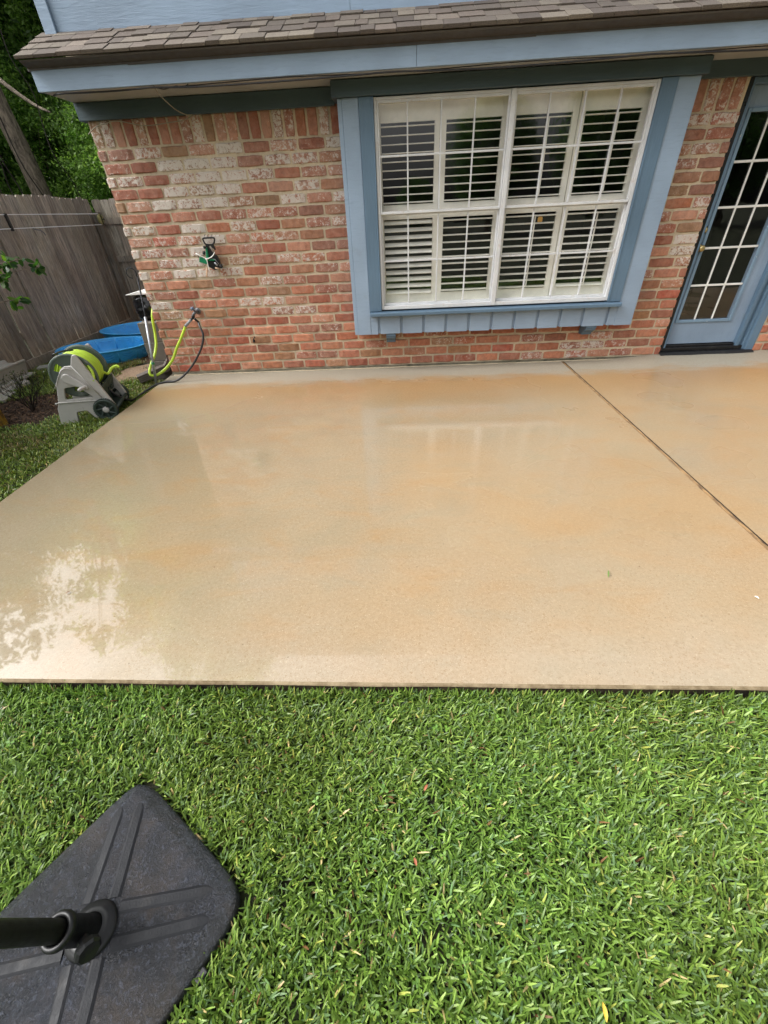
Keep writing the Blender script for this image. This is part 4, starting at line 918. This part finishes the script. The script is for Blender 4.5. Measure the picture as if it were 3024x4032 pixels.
XY = np.concatenate([front(26000, -4.7, -2.1, -6.6, 0), front(26000, 2.1, 4.8, -6.6, 0), front(26000, -2.1, 2.1, -8, 0)[:, :]]); XY = XY[~((np.abs(XY[:, 0]) < 2.1) & (XY[:, 1] > -5.3))]
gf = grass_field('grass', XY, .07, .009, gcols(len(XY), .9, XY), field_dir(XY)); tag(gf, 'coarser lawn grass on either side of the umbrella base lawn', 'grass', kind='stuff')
# little clover-like weeds among the blades
wn = 260; wx = rng.uniform(-2, 2, wn); wy = rng.uniform(-5.1, -3.92, wn); wq = MB()
for x, y in zip(wx, wy):
    if not not_ub(np.array([[x, y]]), .3)[0]: continue
    L_ = rng.uniform(.007, .014); a0 = rng.uniform(0, 6.28); k_ = rng.uniform(.6, .95); wq.col = dim(S(*random.choice([(128, 170, 70), (142, 182, 84), (112, 156, 66)])), k_); z = GZ+rng.uniform(.026, .04)
    for q_ in range(random.choice([3, 3, 4, 5])):
        a = a0+q_*2.1+rng.uniform(-.3, .3); d_ = Vector((math.cos(a), math.sin(a), rng.uniform(-.2, .35))); sd2 = Vector((-math.sin(a), math.cos(a), 0)); o_ = Vector((x, y, z))
        wq.add([o_, o_+d_*L_*.5-sd2*L_*.38, o_+d_*L_*.95-sd2*L_*.3, o_+d_*L_*1.1, o_+d_*L_*.95+sd2*L_*.3, o_+d_*L_*.5+sd2*L_*.38], [(0, 1, 2, 3, 4, 5)])
tag(wq.build('clover', m_grass, attr=True), 'small light green clover-like weeds scattered through the front lawn', 'weeds', kind='stuff')
# side lawn between patio and fence
n = 150000; X = rng.uniform(-4.76, -2.612, n); Y = rng.uniform(-3.9, 3.2, n); XY = np.stack([X, Y], 1)
def ell(XY, cx, cy, rx, ry): return ((XY[:, 0]-cx)/rx)**2+((XY[:, 1]-cy)/ry)**2
nz = np.array([mnoise.noise(Vector((x*5, y*5, 0))) for x, y in XY])
mul = ell(XY, -3.78, -.78, .62, .48)+nz*.8; sand = np.minimum(ell(XY, -3.22, .42, .34, .42), ell(XY, -3.3, 1.4, .8, .7))+nz*.9
keep = (mul > 1+rng.uniform(-.35, .2, n)) & (sand > 1+rng.uniform(-.7, .15, n)) & (ell(XY, -3.98, 1.1, .5, .38) > 1) & (ell(XY, -3.88, 2.15, .6, .42) > 1) & ~((XY[:, 0] > -2.87) & (XY[:, 1] > -.02)) & ~((XY[:, 0] < -4.36) & (XY[:, 1] > -.72) & (XY[:, 1] < .17))
keep &= ~((XY[:, 0] < -3.69) & (XY[:, 0] > -4.07) & (XY[:, 1] > -1.11) & (XY[:, 1] < -.73))
XY = XY[keep]; c = gcols(len(XY), .9, XY); dry = np.clip(1-np.abs(ell(XY, -3.0, -1.3, .5, .5)), 0, 1)*.0
dm = (rng.uniform(0, 1, len(XY)) < np.clip(.35-.25*(sand[keep]-1), .04, .3)); c[dm] = lin((176, 164, 110))*.7*rng.uniform(.5, 1.1, (dm.sum(), 1)); c[:, 0] *= 1.14; dn = np.array([mnoise.noise(Vector((x*2.2, y*2.2, 7))) for x, y in XY]); dd = rng.uniform(0, 1, len(XY)) < np.clip(dn*.9-.02, 0, .4); c[dd] = lin((164, 150, 104))*.7*rng.uniform(.6, 1.1, (dd.sum(), 1))
gf = grass_field('grass', XY, .036, .0058, c, field_dir(XY)); tag(gf, 'patchy side lawn between the patio and the wooden fence', 'grass', kind='stuff')
# mulch and sand
m_mulch = Mat('mulch_chip', rough=.95); am = m_mulch.attr(); m_mulch.color(am.outputs['Color']); m_mulch = m_mulch.m
def chips(name, cx, cy, rx, ry, n, pal, size, label, k=.7, z=GZ):
    a = rng.uniform(0, 2*np.pi, n); r_ = np.sqrt(rng.uniform(0, 1.15, n)); P = np.stack([cx+rx*r_*np.cos(a), cy+ry*r_*np.sin(a), z+rng.uniform(0, .02, n)], 1)
    az = rng.uniform(0, 6.28, n); L_ = size*rng.uniform(.5, 1.6, n); W2 = size*.28*rng.uniform(.5, 1.4, n); tl = rng.normal(0, .35, n)
    d = np.stack([np.cos(az)*np.cos(tl), np.sin(az)*np.cos(tl), np.sin(tl)], 1)*L_[:, None]; s2 = np.stack([-np.sin(az), np.cos(az), rng.normal(0, .4, n)], 1)*W2[:, None]
    V = np.stack([P-d, P-s2, P+d, P+s2], 1).reshape(-1, 3); F = (np.arange(n)*4)[:, None]+np.arange(4); c = np.array([lin(p) for p in pal])[rng.integers(0, len(pal), n)]*k*rng.uniform(.7, 1.2, (n, 1))
    C = np.ones((n, 4, 4)); C[:, :, :3] = c[:, None]; return tag(np_mesh(name, V, F, m_mulch, C.reshape(-1, 4)), label, name, kind='stuff')
chips('mulch', -3.78, -.78, .66, .52, 7000, [(58, 44, 34), (86, 64, 50), (40, 32, 28), (120, 92, 72), (74, 60, 52)], .018, 'dark bark mulch and fallen leaves around the bare shrub')
chips('leaf_litter', -3.4, -.35, .4, .35, 1600, [(120, 92, 66), (156, 120, 84), (84, 66, 50), (110, 100, 60)], .016, 'dry brown leaf litter on the thin lawn beside the hose reel')
def pad(name, cx, cy, rx, ry, h, mat):
    q = MB(); q.add([(cx, cy, GZ+h)], []); N_ = 28
    for ring in (.6, 1.0):
        for i in range(N_):
            a = i*2*math.pi/N_; rr = ring*(1+.22*mnoise.noise(Vector((math.cos(a)*1.5, math.sin(a)*1.5, cx)))); q.add([(cx+rx*rr*math.cos(a), cy+ry*rr*math.sin(a), GZ+(h if ring < 1 else .0005))], [])
    q.f = [(0, 1+i, 1+(i+1) % N_) for i in range(N_)]+[(1+i, 1+N_+i, 1+N_+(i+1) % N_, 1+(i+1) % N_) for i in range(N_)]; q.mi = [0]*len(q.f)
    return tag(q.build(name, mat, smooth=True), kind='structure')
ms = Mat('pale_sand', rough=.95); n = ms.noise(60, 5, .7); ms.color(ms.mix(ms.rng(n, .35, .65), dim(S(214, 186, 158), .62), dim(S(150, 120, 92), .62))); ms.bump(n, .8, .01)
pad('sand_patch', -3.22, .40, .27, .36, .012, ms.m)
mbs = Mat('bare_soil', rough=.95); n = mbs.noise(30, 6, .7); mbs.color(mbs.mix(mbs.rng(n, .35, .65), S(96, 72, 52), S(54, 40, 30))); mbs.bump(n, .9, .02)
pad('soil_patch', -3.28, 1.35, .8, .6, .008, mbs.m); pad('soil_patch', -3.78, -.78, .72, .56, .008, mbs.m); pad('soil_patch', -2.85, -.28, .22, .3, .006, mbs.m)

# ---- small leaves and blades lying on the patio and lawn
m_leafd = Mat('dead_leaf', S(104, 70, 42), .7).m
def leaf(name, x, y, z, L_, az, col, label, wd=.35):
    q = MB(); vs = []; N_ = 6
    for i in range(N_+1):
        t = i/N_; w2 = L_*wd/2*math.sin(math.pi*t)**.8; zz = .004+.012*L_/.04*math.sin(t*2.6)*.5
        vs += [(t*L_, -w2, zz+w2*.4), (t*L_, 0, zz), (t*L_, w2, zz+w2*.4)]
    q.add(vs, [(i*3+k, i*3+k+1, i*3+k+4, i*3+k+3) for i in range(N_) for k in range(2)]); o = q.build(name, col, smooth=True, loc=(x, y, z)); o.rotation_euler = (0, 0, az); return tag(o, label, 'leaf')
gl_ = Mat('green_clipping', S(96, 128, 56), .5).m; yl_ = Mat('yellow_leaf', S(214, 170, 60), .6).m; rl_ = Mat('reddish_leaf', S(150, 84, 54), .6).m
leaf('grass_clipping', .95, -3.31, .001, .05, 1.2, gl_, 'curved green grass clipping on the warm tan front of the patio', .12)
leaf('fallen_leaf', 1.12, -3.24, .001, .009, .2, m_leafd, 'tiny brown leaf speck just right of the grass clipping', .6)
leaf('fallen_leaf', 1.53, -3.45, .001, .02, 2.2, Mat('pale_petal', S(225, 220, 205), .6).m, 'tiny pale petal near the front right of the patio', .5)
leaf('fallen_leaf', -1.62, -3.36, .001, .018, .5, m_leafd, 'small dark leaf lying in the wet shine at the left of the patio', .5)
leaf('fallen_leaf', -.42, -2.05, .001, .009, .8, m_leafd, 'tiny dark speck of leaf on the middle of the wet patio', .6)
leaf('fallen_leaf', -.95, -3.2, .001, .009, 1.8, m_leafd, 'tiny dark leaf crumb right of the bright sky reflection', .6)
leaf('fallen_leaf', 1.93, -1.32, .001, .010, .3, m_leafd, 'tiny dark leaf crumb just right of the expansion joint', .6)
leaf('fallen_leaf', .05, -4.18, GZ+.05, .022, 1.0, rl_, 'reddish dead leaf caught on top of the lawn near its middle', .35)
leaf('fallen_leaf', .02, -4.36, GZ+.05, .02, 1.9, rl_, 'small orange-brown leaf lower on the middle of the lawn', .4)
leaf('fallen_leaf', 1.18, -4.22, GZ+.05, .03, .6, yl_, 'bright yellow leaf at the right edge of the lawn', .3)
leaf('fallen_leaf', .42, -4.62, GZ+.05, .03, 1.5, yl_, 'yellow leaf tip near the bottom centre of the lawn', .3)

# ================================================================== TREES AND PLANTS
m_leaf = leafy('tree_leaf', .42, .5)
def bark_mat():
    m = Mat('pine_bark', rough=.95); v = m.coord((5, 5, 1.4)); n = m.noise(3, 7, .7, .8, v); m.color(m.mix(m.rng(n, .35, .65), S(74, 66, 58), S(158, 144, 128))); m.bump(n, 1, .04); return m.m
m_bark = bark_mat()
LP_ = [(72, 108, 40), (90, 130, 48), (110, 152, 60), (56, 90, 36), (130, 168, 74), (152, 188, 90)]
def crown_mesh(name, center, rad3, nclump, per, size, seed, pal=LP_, k=1.18, droop=.2):
    r = np.random.default_rng(seed); C0 = np.array(center); R3 = np.array(rad3)
    u = r.normal(size=(nclump, 3)); u /= np.linalg.norm(u, axis=1)[:, None]; cc = C0+u*R3*(r.uniform(.15, 1, (nclump, 1))**.45)
    cs = r.uniform(.09, .22, (nclump, 1))*R3.mean(); idx = np.repeat(np.arange(nclump), per); n = len(idx)
    P = cc[idx]+r.normal(size=(n, 3))*cs[idx]*np.array([1, 1, .75])*.62
    nrm = r.normal(size=(n, 3))*.8+np.array([0, -.25, .9]); nrm /= np.linalg.norm(nrm, axis=1)[:, None]
    t = np.cross(nrm, r.normal(size=(n, 3))); t /= np.linalg.norm(t, axis=1)[:, None]; t[:, 2] -= droop; b = np.cross(nrm, t)
    s_l = size*r.uniform(.6, 1.3, (n, 1)); V = np.stack([P-t*s_l, P-b*s_l*.42+nrm*s_l*.12, P+t*s_l, P+b*s_l*.42+nrm*s_l*.12], 1).reshape(-1, 3)
    F = (np.arange(n)*4)[:, None]+np.arange(4); pa = np.array([lin(p) for p in pal]); cl = pa[r.integers(0, len(pa), nclump)]
    c = (cl[idx]*.6+pa[r.integers(0, len(pa), n)]*.4); c = (c*.82+c.mean(1, keepdims=True)*.18)*k*r.uniform(.75, 1.25, (n, 1)); C = np.ones((n, 4, 4)); C[:, :, :3] = c[:, None]
    o = np_mesh(name, V, F, m_leaf, C.reshape(-1, 4)); return o, cc
def limbs(mb, base, cc, r0, n=14, seed=1):
    r = random.Random(seed); top = Vector(cc.mean(0))
    for p in r.sample(list(range(len(cc))), min(n, len(cc))):
        e = Vector(cc[p]); s0 = base.lerp(top, r.uniform(.35, .9)); m_ = s0.lerp(e, .5)+Vector((r.uniform(-.2, .2), r.uniform(-.2, .2), r.uniform(0, .3)))
        mb.tube([s0, m_, e], [r0*.35, r0*.2, r0*.06], 5, 3)
def tree(name, x, y, h, crown_c, crown_r, nclump, per, size, tr, label, group, seed, cat='tree', pal=LP_, nl=14):
    t = empty(name, (x, y, GZ), label=label, cat=cat, group=group)
    cr, cc = crown_mesh('crown', crown_c, crown_r, nclump, per, size, seed, pal); cr.parent = t
    q = MB(); R = random.Random(seed); pts = [Vector((0, 0, -.1))]; top = Vector(crown_c)+Vector((0, 0, crown_r[2]*.3))
    for i in range(1, 6): p = Vector((0,0,0)).lerp(top, i/5); pts.append(p+Vector((R.uniform(-.12, .12), R.uniform(-.12, .12), 0)))
    q.tube(pts, [tr*1.15, tr, tr*.9, tr*.7, tr*.45, tr*.15], 10, 3); limbs(q, Vector((0,0,0)), cc, tr, nl, seed); q.build('trunk', m_bark, t, smooth=True); return t
def copy_tree(t, loc, rz, sc_, label):
    r = t.copy(); COL.objects.link(r); r.location = loc; r.rotation_euler = (0, 0, rz); r.scale = (sc_,)*3; r['label'] = label
    for ch in list(t.children):
        c2 = ch.copy(); COL.objects.link(c2); c2.parent = r
    return r
GT = 'trees beyond the fence'
PALB = [(88, 126, 44), (112, 158, 58), (136, 178, 74), (70, 104, 40), (160, 198, 92)]
PALD = [(60, 94, 44), (76, 116, 54), (50, 80, 42), (98, 140, 72)]
t1 = tree('leafy_tree', -6.9, 9.6, 5, (0, 0, 2.6), (1.7, 1.5, 2.2), 200, 300, .042, .08, 'bright green bushy tree right behind the fence beside the brick corner', GT, 11, pal=PALB)
t2 = tree('leafy_tree', -14.0, 10.4, 8, (0, 0, 4.2), (2.9, 2.6, 3.4), 280, 330, .055, .14, 'dark green leafy tree behind the fence, farther left than the pine trunk', GT, 12, pal=PALD)
t3 = tree('leafy_tree', -9.3, 13.6, 8, (0, 0, 4.6), (2.8, 2.4, 3.8), 280, 330, .055, .14, 'mid green broad tree behind the bright bushy tree', GT, 13, pal=LP_)
copy_tree(t2, (-18.5, 16, GZ), 1.7, 1.5, 'large dark tree far behind the fence at the left edge')
copy_tree(t3, (-12.5, 17.5, GZ), 2.6, 2.2, 'very tall mid green tree far behind the pine trunk')
copy_tree(t1, (-10.6, 11.6, GZ), 2.1, 1.12, 'bright green bushy tree behind the fence at the foot of the pine trunk')
copy_tree(t1, (-12.6, 8.6, GZ), 4.0, 1.15, 'bright green bushy tree over the fence at the far left of the yard')
copy_tree(t3, (-13.5, 11.8, GZ), .9, 1.5, 'mid green tree close behind the pine trunk')
copy_tree(t2, (-16.5, 6.2, GZ), 3.3, 1.5, 'dark leafy tree left of the yard beyond the clothesline fence')
copy_tree(t3, (-18.0, -1.0, GZ), 3.9, 1.25, 'mid green tree far left of the yard near the patio')
copy_tree(t2, (-2.5, 17, GZ), 5.0, 1.6, 'tall dark tree rising behind the house roof')
copy_tree(t3, (-7.0, 14.5, GZ), .4, 1.9, 'very tall tree behind all the others left of the house')
copy_tree(t2, (-3.2, 24, GZ), 1.4, 2.2, 'very tall dark tree far behind the house roof')
# pine with bare trunk and hanging vines
pine = empty('pine_tree', (-9.35, 9.0, GZ), label='tall pine with a thick bare grey-brown trunk rising behind the fence', cat='tree')
q = MB(); q.tube([(0, 0, -.1), (-.02, 0, 1.5), (-.08, 0, 3), (-.2, 0, 4.5), (-.3, 0, 9), (-.3, 0, 18)], [.27, .235, .215, .2, .16, .06], 16, 5)
q.tube([(-.15, 0, 4.6), (.5, -.5, 4.2), (1.3, -1.0, 3.75), (1.8, -1.3, 3.55)], [.06, .05, .035, .02], 7, 3); q.tube([(-.2, 0, 5), (-.9, -.6, 5.0), (-2, -1, 5.2)], [.06, .045, .02], 7, 3)
q.build('trunk', m_bark, pine, smooth=True)
cr, cc = crown_mesh('crown', (-.2, .1, 14), (3.1, 3.1, 5.5), 300, 220, .1, 33, LP_); cr.parent = pine
m_vine = Mat('dark_vine', S(32, 26, 20), .9).m
vr = random.Random(5)
for i, (vx, vy) in enumerate([(-8.35, 7.0), (-8.9, 7.4), (-7.7, 6.6), (-9.9, 7.2), (-7.0, 6.8), (-8.1, 6.0), (-9.3, 6.4)]):
    z0 = 1.6+.2*i % .7; pts = [(vx+.35*k/8*1.2+vr.uniform(-.08, .08)-.5, vy+vr.uniform(-.1, .1), 5.6-(5.6-z0)*k/8) for k in range(9)]
    lab = ['thin dark vine hanging just right of the pine trunk', 'thin dark vine hanging in front of the pine trunk', 'dark vine hanging between the pine trunk and the brick corner', 'dark vine hanging left of the pine trunk', 'dark vine nearest to the brick corner above the fence', 'long dark vine swinging across the foliage right of the trunk', 'second dark vine crossing over the pine trunk'][i]
    wire('hanging_vine', [Vector(p) for p in pts], .013 if i < 3 else .009, m_vine, lab, 'vine', 4, 'vines hanging beyond the fence')
# trees behind the photographer: what the window panes mirror
tb = 'trees across the yard behind the photographer'
for src, loc, rz_, k_, lab in ((t2, (5.6, -26, GZ), 2.3, .86, 'dark tree across the yard mirrored in the middle of the window'), (t2, (11.5, -25, GZ), 1.3, 1.05, 'broad dark green tree across the yard to the right'),
        (t2, (18, -24, GZ), .3, 1.2, 'dark tree across the yard mirrored in the door glass'), (t3, (24, -20, GZ), 2.2, 1.25, 'broad tree across the yard mirrored at the right of the door glass'),
        (t2, (1.4, -30, GZ), 3.1, .42, 'low dark bush across the yard mirrored low in the left panes'), (t3, (-12, -22, GZ), 4.1, 1.2, 'broad tree across the yard to the left'), (t2, (16, -12, GZ), 5.1, 1.2, 'dark tree across the yard at the far right')):
    copy_tree(src, loc, rz_, k_, lab)['group'] = tb
# unseen sapling added to break up the sky reflection, then small near tree at the left whose branch enters the frame
tree('leafy_tree', -5.7, 1.5, 6, (.1, -.3, 5.1), (1.25, 1.25, 1.3), 34, 46, .085, .045, 'unseen slender young tree with a sparse crown, added over the left fence for its reflection', GT, 21, nl=12)
st = empty('small_tree', (-4.5, -2.05, GZ), label='small leafy tree whose branch tips reach in at the left edge above the planter', cat='tree')
PALN = [(58, 98, 40), (78, 120, 48), (44, 80, 38), (100, 136, 54)]
def twig_leaves(name, twigs, size, per, seed, pal, spread=.05):
    r = np.random.default_rng(seed); P = []; D = []
    for a, b in twigs:
        a, b = np.array(a), np.array(b); t = r.uniform(0, 1.05, per)[:, None]; P.append(a+(b-a)*t+r.normal(0, spread*.35, (per, 3))); dd = r.normal(0, 1, (per, 3))+(b-a)/np.linalg.norm(b-a)*.8; dd[:, 2] -= .45; D.append(dd/np.linalg.norm(dd, axis=1)[:, None])
    P = np.concatenate(P); D = np.concatenate(D); n = len(P); s_l = size*r.uniform(.7, 1.3, (n, 1)); nr = np.cross(D, r.normal(size=(n, 3))); nr /= np.linalg.norm(nr, axis=1)[:, None]; nr[:, 2] = np.abs(nr[:, 2]); b = np.cross(nr, D); b /= np.linalg.norm(b, axis=1)[:, None]
    V = np.stack([P, P+D*s_l*.35-b*s_l*.24, P+D*s_l*.75-b*s_l*.2, P+D*s_l, P+D*s_l*.75+b*s_l*.2, P+D*s_l*.35+b*s_l*.24], 1).reshape(-1, 3)
    F = (np.arange(n)*6)[:, None]+np.arange(6); pa = np.array([lin(p) for p in pal]); c = pa[r.integers(0, len(pa), n)]*.7*r.uniform(.75, 1.2, (n, 1)); C = np.ones((n, 6, 4)); C[:, :, :3] = c[:, None]
    return np_mesh(name, V, F, m_leaf, C.reshape(-1, 4))
base = Vector((0, 0, 0)); q = MB(); twigs = []
q.tube([(0, 0, -.05), (.03, .05, .5), (0, .1, 1.0), (.05, .15, 1.6), (0, .2, 2.3)], [.045, .04, .034, .026, .012], 8, 4)
R = random.Random(9)
def branch(s0, e, r0=.012, nt=6, ln=.2):
    s0, e = Vector(s0), Vector(e); m_ = s0.lerp(e, .5)+Vector((0, 0, .05)); q.tube([s0, m_, e], [r0, r0*.7, r0*.3], 6, 3)
    for k in range(nt):
        p = s0.lerp(e, .35+.65*k/max(1, nt-1)); tip = p+Vector((R.uniform(-ln, ln), R.uniform(-ln, ln), R.uniform(-ln*.6, ln*.5))); q.tube([p, tip], [.003, .0015], 4); twigs.append((p, tip))
# branches towards the visible tips (about x -3.4, y -.5, z 1.2 in the world)
branch((0, .1, .9), (1.14, 1.62, 1.28), .013, 9, .13); branch((0, .1, .9), (1.2, 1.72, 1.21), .008, 5, .05); branch((0, .1, .8), (1.16, 1.3, 1.0), .01, 5, .07)
for k in range(26):
    a = R.uniform(0, 6.28); z = R.uniform(.9, 2.35); rr = R.uniform(.3, .72); branch((0, .12, z-.3), (rr*math.cos(a), .15+rr*math.sin(a), z+R.uniform(0, .4)), .009, 6, .2)
q.build('trunk', m_bark, st, smooth=True); cr = twig_leaves('crown', twigs, .075, 16, 4, PALN); cr.parent = st
# bare shrub
bs = empty('bare_shrub', (-3.70, -.79, GZ), label='small nearly leafless shrub with dark twigs in the mulch', cat='shrub')
q = MB(); tw = []
def grow(p, d, L_, r0, lev):
    e = p+d*L_; m_ = p.lerp(e, .5)+Vector((R.uniform(-.01, .01), R.uniform(-.01, .01), 0)); q.tube([p, m_, e], [r0, r0*.8, r0*.6], 5)
    if lev == 0: tw.append((p, e)); return
    for _ in range(R.choice([2, 3])):
        nd = (d+Vector((R.uniform(-.6, .6), R.uniform(-.6, .6), R.uniform(-.25, .35)))).normalized(); grow(e if R.random() > .3 else m_, nd, L_*R.uniform(.6, .85), r0*.65, lev-1)
for k in range(8):
    a = k*.785+R.uniform(-.3, .3); grow(Vector((0, 0, 0)), Vector((.55*math.cos(a), .55*math.sin(a), 1)).normalized(), .17, .006, 3)
q.build('twigs', m_vine, bs); cr = twig_leaves('leaves', tw, .018, 2, 8, [(80, 100, 60), (110, 120, 70), (70, 80, 50)], .02); cr.parent = bs
